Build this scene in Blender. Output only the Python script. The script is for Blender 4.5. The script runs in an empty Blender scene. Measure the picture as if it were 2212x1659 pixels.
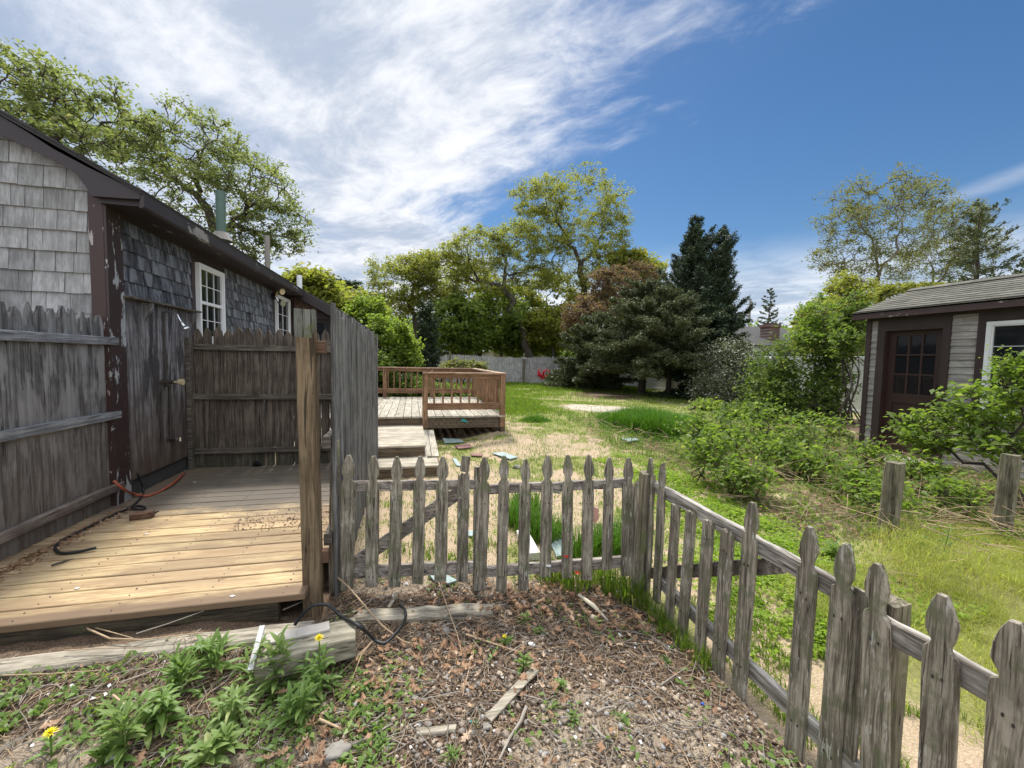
import bpy, math, random
import numpy as np
from mathutils import Vector, Matrix
rnd = random.Random(7)
RG = np.random.default_rng(7)
S = bpy.context.scene
C = S.collection
# ------------------------------------------------------------------ camera
FPX, CX, CY = 880.0, 1106.0, 829.5          # focal length and centre for a 2212 px wide measuring frame
def _rx(a): c, s = math.cos(a), math.sin(a); return np.array([[1,0,0],[0,c,-s],[0,s,c]])
def _rz(a): c, s = math.cos(a), math.sin(a); return np.array([[c,-s,0],[s,c,0],[0,0,1]])
CR = _rz(-math.radians(13.74)) @ _rx(math.radians(90-3.4)) @ _rz(.02)
EYE = np.array([0,0,1.5])
cd = bpy.data.cameras.new("camera"); cam = bpy.data.objects.new("camera", cd); C.objects.link(cam)
cd.sensor_width = 36; cd.lens = 36*FPX/2212; cd.clip_end = 3000; cd.clip_start = .05
M4 = Matrix([[*CR[i], EYE[i]] for i in range(3)]+[[0,0,0,1]])
cam.matrix_world = M4
S.camera = cam
# ------------------------------------------------------------------ sun, sky, exposure
SUN_EL, SUN_AZ = math.radians(60), math.radians(-5)      # azimuth from +Y towards +X
sdir = Vector((math.sin(SUN_AZ)*math.cos(SUN_EL), math.cos(SUN_AZ)*math.cos(SUN_EL), math.sin(SUN_EL)))
sl = bpy.data.lights.new("sun", 'SUN'); sl.energy = 2.6; sl.angle = math.radians(7); sl.color = (1,.94,.85)
so = bpy.data.objects.new("sun", sl); C.objects.link(so); so.rotation_euler = sdir.to_track_quat('Z','Y').to_euler()
S.view_settings.view_transform = 'Standard'; S.view_settings.look = 'None'; S.view_settings.gamma = 1
S.view_settings.exposure = .95

class NB:
    def __init__(s, nt): s.nt = nt
    def __call__(s, t, props=None, **inp):
        n = s.nt.nodes.new(t)
        for k, v in (props or {}).items(): setattr(n, k, v)
        for k, v in inp.items():
            k2 = int(k[1:]) if k[0] == 'i' and k[1:].isdigit() else k.replace('_', ' ')
            sk = n.inputs[k2]
            if isinstance(v, bpy.types.NodeSocket): s.nt.links.new(v, sk)
            else: sk.default_value = v
        return n
    def math(s, op, a, b=0., clamp=False):
        return s('ShaderNodeMath', {'operation':op,'use_clamp':clamp}, i0=a, i1=b).outputs[0]
    def vmath(s, op, a, b=(0,0,0)):
        n = s('ShaderNodeVectorMath', {'operation':op}, i0=a, i1=b); return n.outputs[0]
    def mix(s, f, a, b, bt='MIX'):
        n = s.nt.nodes.new('ShaderNodeMix'); n.data_type = 'RGBA'; n.blend_type = bt
        for i, v in ((0,f),(6,a),(7,b)):
            if isinstance(v, bpy.types.NodeSocket): s.nt.links.new(v, n.inputs[i])
            else: n.inputs[i].default_value = v if i == 0 else (*v[:3], 1)
        return n.outputs[2]
    def noise(s, vec, scale, detail=4, rough=.55, dist=0.):
        return s('ShaderNodeTexNoise', None, Vector=vec, Scale=scale, Detail=detail, Roughness=rough, Distortion=dist).outputs[0]
    def ss(s, x, a, b, lo=0., hi=1.):
        n = s('ShaderNodeMapRange', {'interpolation_type':'SMOOTHSTEP'}, i0=x, i1=a, i2=b, i3=lo, i4=hi); return n.outputs[0]

w = bpy.data.worlds.new("World"); S.world = w; w.use_nodes = True
w.node_tree.nodes.clear(); b = NB(w.node_tree)
sky = b('ShaderNodeTexSky', {'sky_type':'NISHITA','sun_disc':False,'sun_elevation':SUN_EL,'sun_rotation':SUN_AZ,'air_density':1.0,'dust_density':.4,'ozone_density':2.5})
skyc = b('ShaderNodeHueSaturation', None, Saturation=1.25, Value=.52, Color=sky.outputs[0]).outputs[0]
tc = b('ShaderNodeTexCoord').outputs['Generated']
sx = b('ShaderNodeSeparateXYZ', None, Vector=tc)
zz = b.math('ADD', b.math('MAXIMUM', sx.outputs[2], 0.), .12)
u = b.math('DIVIDE', sx.outputs[0], zz); v = b.math('DIVIDE', sx.outputs[1], zz)
uv = b('ShaderNodeCombineXYZ', None, X=u, Y=v, Z=0.).outputs[0]
# streak space: stretched along (1,-1.2)
rot = b('ShaderNodeMapping', {'vector_type':'TEXTURE'}, Vector=uv, Rotation=(0,0,math.radians(-50)), Scale=(1.0,.58,1)).outputs[0]
warp = b('ShaderNodeTexNoise', None, Vector=uv, Scale=1.1, Detail=3.).outputs[1]
rotw = b.vmath('ADD', rot, b.vmath('SCALE', warp)); rotw.node.inputs[1].default_value = (0,0,0)
sc = b('ShaderNodeVectorMath', {'operation':'SCALE'}, i0=warp, Scale=.8).outputs[0]
rotw = b.vmath('ADD', rot, sc)
n1 = b.noise(rotw, 1.1, 7, .6); n2 = b.noise(rotw, 3.0, 7, .66); n3 = b.noise(uv, .9, 5, .55)
# signed distance: cloud on the left of the edge line
edge = b.math('SUBTRACT', .62, u)
vv = b.ss(v, 1.25, 1.9, 0, .42)
edge = b.math('SUBTRACT', edge, b.math('MULTIPLY', vv, b.ss(v, 2.9, 2.1)))
edge = b.math('ADD', edge, b.math('MULTIPLY', b.math('SUBTRACT', n1, .5), 1.5))
edge = b.math('ADD', edge, b.math('MULTIPLY', b.math('SUBTRACT', n2, .5), .8))
edge = b.math('MAXIMUM', edge, b.ss(v, .45, .1, -1, 1))  # solid cloud added behind the camera, out of view, for fill light
dens = b.ss(edge, -.26, .40)
# thinner towards the upper left corner
thin = b.ss(b.math('ADD', u, b.math('MULTIPLY', b.math('SUBTRACT', n3, .5), .8)), -1.1, -.3, .8, 1)
hole = b.ss(b.math('ADD', b.math('MULTIPLY', n1, .4), b.math('MULTIPLY', n3, .6)), .36, .50, .82, 1)
dens = b.math('MULTIPLY', dens, b.math('MULTIPLY', thin, hole))
# pale band low in the sky
band = b.ss(b.math('ADD', sx.outputs[2], b.math('MULTIPLY', b.math('SUBTRACT', b.noise(rotw, .7, 5, .5), .5), .07)), .27, .12, 0, .85)
strk = b.math('MULTIPLY', b.ss(b.math('ABSOLUTE', b.math('SUBTRACT', b.math('SUBTRACT', sx.outputs[2], .285), b.math('MULTIPLY', b.math('SUBTRACT', sx.outputs[0], .86), .55))), .022, .0, 0, .3), b.ss(sx.outputs[0], .74, .86))
allc = b.math('MAXIMUM', dens, b.math('MAXIMUM', band, strk))
cb = b.ss(b.math('ADD', b.math('MULTIPLY', n3, .62), b.math('MULTIPLY', n2, .38)), .41, .58)
ccol = b.mix(cb, (2.6,3.0,3.7), (5.0,5.1,5.35))
sd_ = b('ShaderNodeVectorMath', {'operation':'DOT_PRODUCT'}, i0=b('ShaderNodeVectorMath', {'operation':'NORMALIZE'}, i0=tc).outputs[0], i1=tuple(sdir)).outputs['Value']
cloud_fill = b.math('MULTIPLY', b.ss(sd_, .93, .995), 9.)                       # unseen cloud glow added round the sun as fill light
cloud_fill = b.math('ADD', cloud_fill, b.ss(v, .35, -.2, 1, 1.7))  # unseen cloud behind the camera brightened as added fill
hv = b('ShaderNodeCombineXYZ', None, X=cloud_fill, Y=cloud_fill, Z=cloud_fill).outputs[0]
ccol = b.mix(1., ccol, hv, 'MULTIPLY')
fin = b.mix(allc, skyc, ccol)
below = b.ss(sx.outputs[2], -.02, -.08)
fin = b.mix(below, fin, (1.2,1.2,1.0))
bg = b('ShaderNodeBackground', None, Color=fin, Strength=.105)
wo = b('ShaderNodeOutputWorld', None, Surface=bg.outputs[0])

# ------------------------------------------------------------------ measuring helpers
def ray(px, py): return CR @ np.array([(px-CX)/FPX, -(py-CY)/FPX, -1.])
def G(px, py, z=0.): d = ray(px,py); t = (z-1.5)/d[2]; return EYE + d*t
def PX(px, py, X): d = ray(px,py); return EYE + d*(X/d[0])
def PY(px, py, Y): d = ray(px,py); return EYE + d*(Y/d[1])
def PL(px, py, a, c):                       # vertical plane through plan points a, c
    d = ray(px,py); n = np.array([-(c[1]-a[1]), c[0]-a[0], 0.]); t = np.dot(np.array([a[0],a[1],0])-EYE, n)/np.dot(d,n)
    return EYE + d*t
# value noise for terrain
_T = np.random.default_rng(3).random((256,256))
def vn(x, y):
    xi = np.floor(x).astype(int); yi = np.floor(y).astype(int); fx = x-xi; fy = y-yi
    fx = fx*fx*(3-2*fx); fy = fy*fy*(3-2*fy)
    a = _T[xi%256,yi%256]; b_ = _T[(xi+1)%256,yi%256]; c = _T[xi%256,(yi+1)%256]; d = _T[(xi+1)%256,(yi+1)%256]
    return (a*(1-fx)+b_*fx)*(1-fy)+(c*(1-fx)+d*fx)*fy
def fbm(x, y, o=4):
    r = 0; a = .5
    for i in range(o): r = r + a*vn(x*2**i+17*i, y*2**i+9*i); a *= .5
    return r/(1-.5**o)
def sst(x, a, b_): t = np.clip((x-a)/(b_-a),0,1); return t*t*(3-2*t)
def gz(x, y):
    x = np.asarray(x, float); y = np.asarray(y, float)
    h = (fbm(x*.5+5, y*.5+5, 3)-.5)*.06 + (fbm(x*3, y*3, 3)-.5)*.02
    h = h + .16*sst(x, .7, 1.7)*sst(y, 6.0, 7.6)*(1-sst(x,4,7))*(1-sst(y,11,18))
    plat = (x > -2.6)*(x < -.5)*(y > 2.46)*(y < 5.6); h = np.where(plat, np.minimum(h,0)-.02, h)
    h = h - .06*sst(x, 1.2, 1.8)*(1-sst(y,1.2,2.4))*(1-sst(x,2.5,4))
    h = h + .075*(1-sst(x,-1.1,-.55))*(1-sst(y,2.5,2.6))*sst(y,1.2,1.9)
    far = sst(np.hypot(x,y), 30, 80); return h*(1-far)
def g1(x, y): return float(gz(x,y))
def onG(px, py, it=4):
    z = 0.
    for _ in range(it): p = G(px,py,z); z = g1(p[0],p[1])
    return G(px,py,z)

# ------------------------------------------------------------------ materials
def newmat(name):
    m = bpy.data.materials.new(name); m.use_nodes = True; m.node_tree.nodes.clear(); return m, NB(m.node_tree)
def finish(b, col, rough=.8, h=None, bump=.3, dist=.004, **k):
    p = b('ShaderNodeBsdfPrincipled', None, Base_Color=col if isinstance(col, bpy.types.NodeSocket) else (*col,1), Roughness=rough)
    for kk, vv_ in k.items(): p.inputs[kk.replace('_',' ')].default_value = vv_
    if h is not None:
        bn = b('ShaderNodeBump', None, Height=h, Strength=bump, Distance=dist); b.nt.links.new(bn.outputs[0], p.inputs['Normal'])
    b('ShaderNodeOutputMaterial', None, Surface=p.outputs[0]); return p
def wood(name, light, dark, axis='Z', island=.35, moss=0, mosscol=(.10,.12,.04), paint=0, paintcol=(.5,.5,.46), stain=None, fine=1., bump=.6, knots=True, low=None, crack=.85):
    m, b = newmat(name)
    co = b('ShaderNodeTexCoord').outputs['Object']
    isl = b('ShaderNodeNewGeometry').outputs['Random Per Island']
    ofs = b('ShaderNodeCombineXYZ', None, X=b.math('MULTIPLY', isl, 31.), Y=b.math('MULTIPLY', isl, 17.), Z=b.math('MULTIPLY', isl, 23.)).outputs[0]
    v0 = b.vmath('ADD', co, ofs)
    sc = {'X':(.045,1,1),'Y':(1,.045,1),'Z':(1,1,.045)}[axis]
    wv = b('ShaderNodeTexNoise', None, Vector=b.vmath('MULTIPLY', v0, tuple(.3 if s_ < 1 else 1. for s_ in sc)), Scale=6., Detail=2.).outputs[1]
    wv = b('ShaderNodeVectorMath', {'operation':'SCALE'}, i0=wv, Scale=.035).outputs[0]
    vg = b.vmath('MULTIPLY', b.vmath('ADD', v0, wv), sc)
    g1_ = b.noise(vg, 150*fine, 5, .65); g2 = b.noise(vg, 38*fine, 4, .6); bl = b.noise(v0, 5., 4, .6)
    f = b.math('ADD', b.math('MULTIPLY', g1_, .45), b.math('MULTIPLY', g2, .55))
    col = b.mix(b.ss(f, .40, .60), dark, light)
    ck = b.noise(vg, 64*fine, 3, .5, .3); col = b.mix(b.ss(ck, .625, .66, 0, crack), col, tuple(x*.3 for x in dark))
    col = b.mix(b.ss(bl, .40, .66, 0, .45), col, tuple(x*.55 for x in dark))
    br = b.math('MULTIPLY_ADD' if False else 'ADD', b.math('MULTIPLY', isl, island*2), 1-island)
    vv2 = b('ShaderNodeCombineXYZ', None, X=br, Y=br, Z=br).outputs[0]
    col = b.mix(1., col, vv2, 'MULTIPLY')
    if stain:
        col = b.mix(b.ss(b.noise(b.vmath('MULTIPLY', v0, tuple(.25 if s_ < 1 else 1. for s_ in sc)), 9., 4, .6), .49, .60, 0, .8), col, stain)
    if low:                                   # weathering that belongs to the foot of the boards: (z0, z1, colour, amount)
        zc = b('ShaderNodeSeparateXYZ', None, Vector=co).outputs[2]
        zf = b.math('ADD', zc, b.math('MULTIPLY', b.math('SUBTRACT', g2, .5), .8))
        col = b.mix(b.ss(zf, low[1], low[0], 0, low[3]), col, low[2])
    if moss: col = b.mix(b.ss(b.noise(v0, 11., 5, .65), .66-.2*moss, .78-.15*moss, 0, .75), col, mosscol)
    if paint:
        pm = b.noise(b.vmath('MULTIPLY', v0, tuple(.16 if s_ < 1 else 1. for s_ in sc)), 95., 5, .65); pl_ = b.noise(v0, 6., 3, .5)
        pm = b.math('ADD', pm, b.math('MULTIPLY', b.math('SUBTRACT', pl_, .5), .5))
        col = b.mix(b.ss(pm, .76-.14*paint, .82-.14*paint, 0, .8), col, paintcol)
    if knots:
        vo = b('ShaderNodeTexVoronoi', None, Vector=b.vmath('MULTIPLY', v0, tuple(.35 if s_ < 1 else 1. for s_ in sc)), Scale=7.).outputs[0]
        col = b.mix(b.ss(vo, .085, .04, 0, .7), col, tuple(x*.35 for x in dark))
    finish(b, col, .85, b.math('SUBTRACT', f, b.ss(ck, .62, .66, 0, .6)), bump, .006)
    m.node_tree.nodes['Principled BSDF'].inputs['Specular IOR Level'].default_value = .25
    return m
def plain(name, col, rough=.7, var=.2, scale=8., bump=.1, metal=0., island=0., spec=.4):
    m, b = newmat(name); co = b('ShaderNodeTexCoord').outputs['Object']
    n = b.noise(co, scale, 5, .6)
    c = b.mix(n, tuple(x*(1-var) for x in col), tuple(min(1,x*(1+var)) for x in col))
    if island:
        isl = b('ShaderNodeNewGeometry').outputs['Random Per Island']
        br = b.math('ADD', b.math('MULTIPLY', isl, island*2), 1-island)
        c = b.mix(1., c, b('ShaderNodeCombineXYZ', None, X=br, Y=br, Z=br).outputs[0], 'MULTIPLY')
    p = finish(b, c, rough, n, bump, .01); p.inputs['Metallic'].default_value = metal; p.inputs['Specular IOR Level'].default_value = spec
    return m
def peel(name, col, under, amt, rough=.55, axis='Z', scale=14.):
    m, b = newmat(name); co = b('ShaderNodeTexCoord').outputs['Object']
    sc = {'X':(.35,1,1),'Y':(1,.35,1),'Z':(1,1,.3)}[axis]
    v = b.vmath('MULTIPLY', co, sc); n = b.noise(v, scale, 6, .68, .4); n2 = b.noise(co, 5., 4)
    c = b.mix(n2, tuple(x*.75 for x in col), tuple(x*1.25 for x in col))
    mk = b.ss(n, .70-.2*amt, .715-.2*amt)
    g = b.noise(b.vmath('MULTIPLY', co, {'X':(.05,1,1),'Y':(1,.05,1),'Z':(1,1,.05)}[axis]), 120., 4)
    c = b.mix(mk, c, b.mix(g, tuple(x*.7 for x in under), under))
    finish(b, c, rough, b.math('SUBTRACT', 1., mk), .5, .002); return m
def leafmat(name, c1, c2, c3=None, trans=.58, rough=.55, spec=.3):
    m, b = newmat(name)
    isl = b('ShaderNodeNewGeometry').outputs['Random Per Island']
    co = b('ShaderNodeTexCoord').outputs['Object']
    nz = b.noise(co, .9, 3)
    c = b.mix(b.math('ADD', b.math('MULTIPLY', isl, .6), b.math('MULTIPLY', b.math('SUBTRACT', nz, .3), .8), True), c1, c2)
    if c3: c = b.mix(b.ss(isl, .86, .95, 0, .8), c, c3)
    d = b('ShaderNodeBsdfPrincipled', None, Base_Color=c, Roughness=rough); d.inputs['Specular IOR Level'].default_value = spec
    t = b('ShaderNodeBsdfTranslucent', None, Color=b.mix(1., c, (1.25,1.3,.7), 'MULTIPLY'))
    mx = b('ShaderNodeMixShader', None, i0=trans, i1=d.outputs[0], i2=t.outputs[0])
    b('ShaderNodeOutputMaterial', None, Surface=mx.outputs[0]); return m
def glassmat(name, tint=(.012,.014,.016)):
    m, b = newmat(name); co = b('ShaderNodeTexCoord').outputs['Object']
    finish(b, tint, .06, b.noise(co, 3., 2), .04, .02, Specular_IOR_Level=.8); return m

M = {}
M['fence_l'] = wood('weathered grey fence board', (.225,.22,.215), (.068,.066,.066), 'Z', .5, stain=(.28,.275,.27), low=(.0,1.5,(.115,.088,.065),.7))
M['rail_l'] = wood('grey blue rail', (.31,.32,.33), (.13,.135,.145), 'Y', .1)
M['rail_lb'] = wood('brown grey rail', (.24,.20,.17), (.10,.08,.07), 'Y', .1)
M['fence_b'] = wood('brown back fence board', (.17,.138,.108), (.058,.046,.036), 'Z', .38, moss=.15, low=(0.05,.55,(.05,.06,.03),.6))
M['rail_b'] = wood('brown back rail', (.17,.15,.12), (.07,.06,.05), 'X', .1)
M['fence_r'] = wood('grey rough fence slat', (.215,.208,.20), (.075,.072,.07), 'Z', .5, fine=.8, low=(.0,.5,(.09,.085,.07),.5))
M['ply'] = wood('stained plywood panel', (.28,.27,.27), (.085,.08,.08), 'Z', .15, stain=(.028,.027,.028), low=(.1,1.5,(.095,.062,.042),.85), knots=False)
M['gal'] = wood('new treated post', (.225,.165,.10), (.085,.058,.034), 'Z', .05, fine=.5, low=(1.45,1.75,(.12,.11,.08),0))
M['picket'] = wood('weathered picket', (.36,.32,.25), (.105,.087,.064), 'Z', .3, fine=1.7, moss=.9, mosscol=(.12,.13,.07), paint=1.0, paintcol=(.44,.43,.38))
M['prail'] = wood('weathered picket rail', (.38,.34,.29), (.12,.10,.085), 'X', .1, moss=.25)
M['praily'] = wood('weathered side rail', (.46,.43,.38), (.13,.11,.09), 'Y', .1, moss=.15)
M['post'] = wood('mossy post', (.24,.21,.15), (.085,.072,.05), 'Z', .15, moss=.7)
M['far'] = wood('far grey fence', (.46,.45,.43), (.26,.255,.245), 'Z', .28)
M['deckrail'] = wood('brown stained railing', (.34,.20,.115), (.175,.10,.058), 'Z', .12, fine=.7)
M['decktop'] = wood('pale deck plank', (.47,.43,.35), (.30,.27,.21), 'Y', .12, knots=False)
M['decktopx'] = wood('pale step plank', (.50,.45,.36), (.32,.28,.21), 'X', .12, knots=False)
M['rim'] = wood('worn rim board', (.19,.14,.09), (.09,.066,.045), 'X', .1, moss=.2)
M['rimshade'] = wood('rim board darkened for overhang shade', (.085,.07,.045), (.035,.028,.02), 'X', .1, moss=.3)  # platform rim: shade under the plank overhang put into the colour
M['timber'] = wood('landscape timber', (.38,.34,.27), (.20,.175,.13), 'X', .15, moss=.3)
M['beam'] = wood('old beam', (.36,.33,.25), (.18,.16,.115), 'X', .1, moss=.35)
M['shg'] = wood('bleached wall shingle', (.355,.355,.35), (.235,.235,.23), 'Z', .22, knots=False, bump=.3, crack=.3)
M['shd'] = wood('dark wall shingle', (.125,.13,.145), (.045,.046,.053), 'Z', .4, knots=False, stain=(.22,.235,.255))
M['shb'] = wood('brown wall shingle', (.20,.14,.11), (.12,.08,.06), 'Z', .2, knots=False)
M['clap'] = wood('faded clapboard', (.42,.39,.35), (.26,.24,.215), 'Y', .2, knots=False, bump=.4, crack=.45)
M['trim'] = peel('dark maroon trim', (.034,.020,.018), (.34,.33,.31), .1, axis='Z')
M['trimx'] = peel('dark maroon trim board', (.034,.021,.020), (.36,.34,.31), .12, axis='Y', scale=6.)
M['corner'] = peel('maroon corner board', (.042,.020,.017), (.40,.36,.34), .5, axis='Z', scale=16.)
M['corner2'] = peel('flaking maroon corner side', (.038,.022,.020), (.40,.41,.41), .72, axis='Z', scale=9.)
M['fascia'] = peel('dark fascia paint', (.030,.021,.022), (.30,.27,.25), .35, axis='Y', scale=5.)
M['door'] = peel('maroon door paint', (.034,.014,.011), (.2,.18,.16), .02)
M['white'] = plain('white window vinyl', (.72,.73,.73), .4, .06)
M['glass'] = glassmat('dark window glass')
M['green'] = plain('green vent pipe', (.085,.14,.11), .6, .3, 20)
M['metal'] = plain('dull chrome', (.62,.62,.62), .22, .1, metal=.9)
M['iron'] = plain('rusty pipe', (.045,.035,.03), .6, .4, 30)
M['cream'] = plain('cream handle', (.55,.45,.27), .6, .2)
M['concrete'] = plain('dark foundation', (.055,.055,.05), .95, .5, 12, .6)
M['hoseb'] = plain('black hose', (.016,.017,.018), .45, .3, 60)
M['hoseo'] = plain('orange hose', (.34,.085,.045), .55, .3, 30)
M['stick'] = plain('tan stick', (.36,.26,.16), .8, .4, 20, island=.4)
M['stickg'] = plain('grey twig', (.26,.23,.19), .85, .4, 20, island=.4)
M['slate'] = plain('pale grey green slate', (.27,.34,.325), .7, .35, 9, .2)
M['slater'] = plain('red slate', (.22,.11,.10), .75, .25, 9, .2)
M['slatep'] = plain('pink slab', (.52,.27,.26), .75, .2, 9, .2)
M['rock'] = plain('grey rock', (.24,.22,.19), .9, .4, 14, .8)
M['paper'] = plain('white scrap', (.68,.68,.66), .6, .1, 20)
M['blueplastic'] = plain('blue plastic', (.02,.12,.55), .4, .1)
M['teal'] = plain('teal plastic', (.02,.38,.38), .4, .1)
M['redp'] = plain('red plastic', (.62,.025,.05), .45, .2, 12)
M['bark'] = plain('grey bark', (.075,.062,.048), .9, .45, 7, .8)
M['barkl'] = plain('light bark', (.15,.13,.105), .9, .4, 7, .8)
M['barkd'] = plain('dark bark', (.055,.042,.034), .95, .4, 7, .8)
M['roof'] = plain('dark asphalt shingle', (.055,.053,.052), .95, .4, 60, .6, island=.3)
M['brick'] = None
M['utility'] = plain('utility pole wood', (.25,.23,.2), .9, .3)
M['vinyl'] = plain('dirty white vinyl fence', (.60,.62,.60), .5, .15, 2.)
M['sidw'] = plain('white house siding', (.66,.69,.73), .6, .08, 2.)
M['sidg'] = plain('tan grey siding', (.36,.33,.28), .7, .12, 2.)
M['roofg'] = plain('grey far roof', (.34,.34,.34), .9, .2, 12)
M['black'] = plain('black paint', (.01,.01,.012), .5, .1)
M['yellow'] = plain('dandelion yellow', (.88,.74,.02), .6, .12, 80, island=.15)
M['wflower'] = plain('white petal', (.8,.8,.78), .6, .05)
M['redfl'] = plain('red petal', (.6,.03,.03), .6, .1)
M['blockw'] = wood('brown wood block', (.20,.12,.08), (.10,.055,.035), 'X', .1)
L = {}
L['oak'] = leafmat('spring oak leaf', (.19,.215,.045), (.29,.30,.075), (.33,.27,.10))
L['oakl'] = leafmat('soft green oak leaf', (.16,.195,.08), (.24,.275,.125), (.29,.27,.15))
L['oaky'] = leafmat('yellow green leaf', (.20,.23,.045), (.30,.31,.08), (.34,.28,.10))
L['mid'] = leafmat('mid green leaf', (.13,.19,.045), (.21,.27,.07))
L['bush'] = leafmat('bright bush leaf', (.14,.21,.035), (.24,.31,.06), (.30,.34,.10))
L['cedar'] = leafmat('cedar needle', (.026,.043,.024), (.055,.080,.036), None, .15)
L['cedarb'] = leafmat('cedar needle olive', (.060,.078,.034), (.105,.128,.052), (.12,.085,.055), .18)
L['maroon'] = leafmat('maroon leaf', (.15,.095,.08), (.22,.15,.115), (.20,.20,.08))
L['sparse'] = leafmat('grey green young leaf', (.12,.13,.055), (.20,.205,.08), (.19,.14,.08))
L['rhodo'] = leafmat('leathery leaf', (.13,.155,.09), (.32,.34,.24), (.46,.45,.34), .15, .35, .5)
L['bramble'] = leafmat('rose leaf', (.11,.18,.03), (.21,.29,.06), (.28,.32,.11))
L['thick'] = leafmat('thicket leaf', (.08,.13,.03), (.16,.22,.055), (.24,.28,.09))
L['weed'] = leafmat('weed leaf', (.13,.215,.05), (.20,.30,.075), (.27,.33,.10), .4, .45)
L['grass'] = leafmat('green grass', (.10,.18,.02), (.18,.26,.035), (.30,.31,.09))
L['grassd'] = leafmat('lush grass', (.07,.175,.015), (.13,.25,.03), None, .35)
L['lime'] = leafmat('lime ground cover', (.20,.31,.03), (.30,.42,.05))
L['straw'] = leafmat('yellow green fine grass', (.27,.31,.06), (.42,.43,.12), (.50,.45,.2))
L['dry'] = leafmat('dry oak leaf', (.21,.115,.065), (.43,.27,.165), (.54,.41,.29), .2, .7)
L['chip'] = leafmat('brown bark chip', (.05,.034,.024), (.18,.125,.085), (.38,.30,.215), 0, .85)

# ------------------------------------------------------------------ mesh builders
def tagp(o, label=None, cat=None, group=None, kind=None):
    if label: o['label'] = label
    if cat: o['category'] = cat
    if group: o['group'] = group
    if kind: o['kind'] = kind
    return o
def thing(name, label, cat, loc=(0,0,0), group=None):
    o = bpy.data.objects.new(name, None); C.objects.link(o); o.location = [float(x) for x in loc]; o.empty_display_size = .1
    return tagp(o, label, cat, group)
def link(name, me, mat, parent=None, loc=None):
    o = bpy.data.objects.new(name, me); C.objects.link(o)
    if mat: me.materials.append(mat)
    if parent is not None: o.parent = parent
    if loc is not None: o.location = [float(x) for x in loc]
    return o
def uni(v): v = np.asarray(v, float); return v/max(1e-9, np.linalg.norm(v))
class MB:
    def __init__(s): s.v = []; s.f = []
    def add(s, vs, fs):
        k = len(s.v); s.v += [tuple(float(c) for c in p) for p in vs]; s.f += [tuple(i+k for i in f) for f in fs]; return s
    def box(s, x0, x1, y0, y1, z0, z1, ch=.0):
        if ch: return s.board(((x0+x1)/2,(y0+y1)/2,z0), ((x0+x1)/2,(y0+y1)/2,z1), (1,0,0), x1-x0, y1-y0, ch)
        p = [(x,y,z) for x in (x0,x1) for y in (y0,y1) for z in (z0,z1)]
        return s.add(p, [(0,1,3,2),(4,6,7,5),(0,4,5,1),(2,3,7,6),(0,2,6,4),(1,5,7,3)])
    def board(s, p0, p1, side, w_, t, ch=.004, seg=1, jit=0., endj=0.):
        p0 = np.asarray(p0,float); p1 = np.asarray(p1,float); a = uni(p1-p0); su = np.asarray(side,float); su = uni(su-a*np.dot(su,a)); v_ = np.cross(a,su)
        ch = min(ch, w_*.3, t*.3); W, T = w_/2, t/2
        oc = [(-W+ch,-T),(W-ch,-T),(W,-T+ch),(W,T-ch),(W-ch,T),(-W+ch,T),(-W,T-ch),(-W,-T+ch)]
        vs = []; fs = []
        for i in range(seg+1):
            q = p0+(p1-p0)*i/seg; ju, jv = rnd.uniform(-jit,jit), rnd.uniform(-jit,jit)
            for (x, y) in oc:
                e = a*rnd.uniform(-endj,endj) if i in (0,seg) else 0
                sc_ = 1 if i not in (0,seg) else 1-.3*ch/max(W,T)
                vs.append(q+su*(x*sc_+ju+rnd.uniform(-jit,jit)*.4)+v_*(y*sc_+jv)+e)
        for i in range(seg):
            for j in range(8): fs.append((i*8+j, i*8+(j+1)%8, (i+1)*8+(j+1)%8, (i+1)*8+j))
        fs.append(tuple(range(7,-1,-1))); fs.append(tuple(seg*8+j for j in range(8)))
        return s.add(vs, fs)
    def tube(s, pts, rad, n=6, cap=True):
        pts = [np.asarray(p,float) for p in pts]; k = len(pts)
        if not hasattr(rad,'__len__'): rad = [rad]*k
        vs = []; fs = []; up = np.array([0,0,1.]); pu = None
        for i, p in enumerate(pts):
            d = uni(pts[min(i+1,k-1)]-pts[max(i-1,0)])
            if pu is None: pu = uni(np.cross(d, up if abs(d[2]) < .9 else np.array([1.,0,0])))
            else: pu = uni(pu-d*np.dot(pu,d))
            pv = np.cross(d,pu)
            for j in range(n):
                t = 2*math.pi*j/n; vs.append(p+(pu*math.cos(t)+pv*math.sin(t))*rad[i])
        for i in range(k-1):
            for j in range(n): fs.append((i*n+j, i*n+(j+1)%n, (i+1)*n+(j+1)%n, (i+1)*n+j))
        if cap: fs.append(tuple(range(n-1,-1,-1))); fs.append(tuple((k-1)*n+j for j in range(n)))
        return s.add(vs, fs)
    def extr(s, loop, off, inset=0.):
        loop = [np.asarray(p,float) for p in loop]; off = np.asarray(off,float); n = len(loop); c = sum(loop)/n
        a = [p for p in loop]; b_ = [p+off for p in loop]
        vs = a+b_; fs = [tuple(range(n-1,-1,-1)), tuple(range(n,2*n))]+[(i,(i+1)%n,n+(i+1)%n,n+i) for i in range(n)]
        return s.add(vs, fs)
    def build(s, name, mat, parent=None, smooth=False, loc=None):
        """verts are world coords; parent's location is subtracted"""
        off = np.array(parent.location) if parent is not None else (np.asarray(loc,float) if loc is not None else np.zeros(3))
        if parent is not None and parent.parent is not None: off = off+np.array(parent.parent.location)
        me = bpy.data.meshes.new(name); me.from_pydata([tuple(np.array(p)-off) for p in s.v], [], s.f); me.validate()
        if smooth: me.polygons.foreach_set('use_smooth', [True]*len(me.polygons))
        o = link(name, me, mat, parent, loc if parent is None else None); return o
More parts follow.
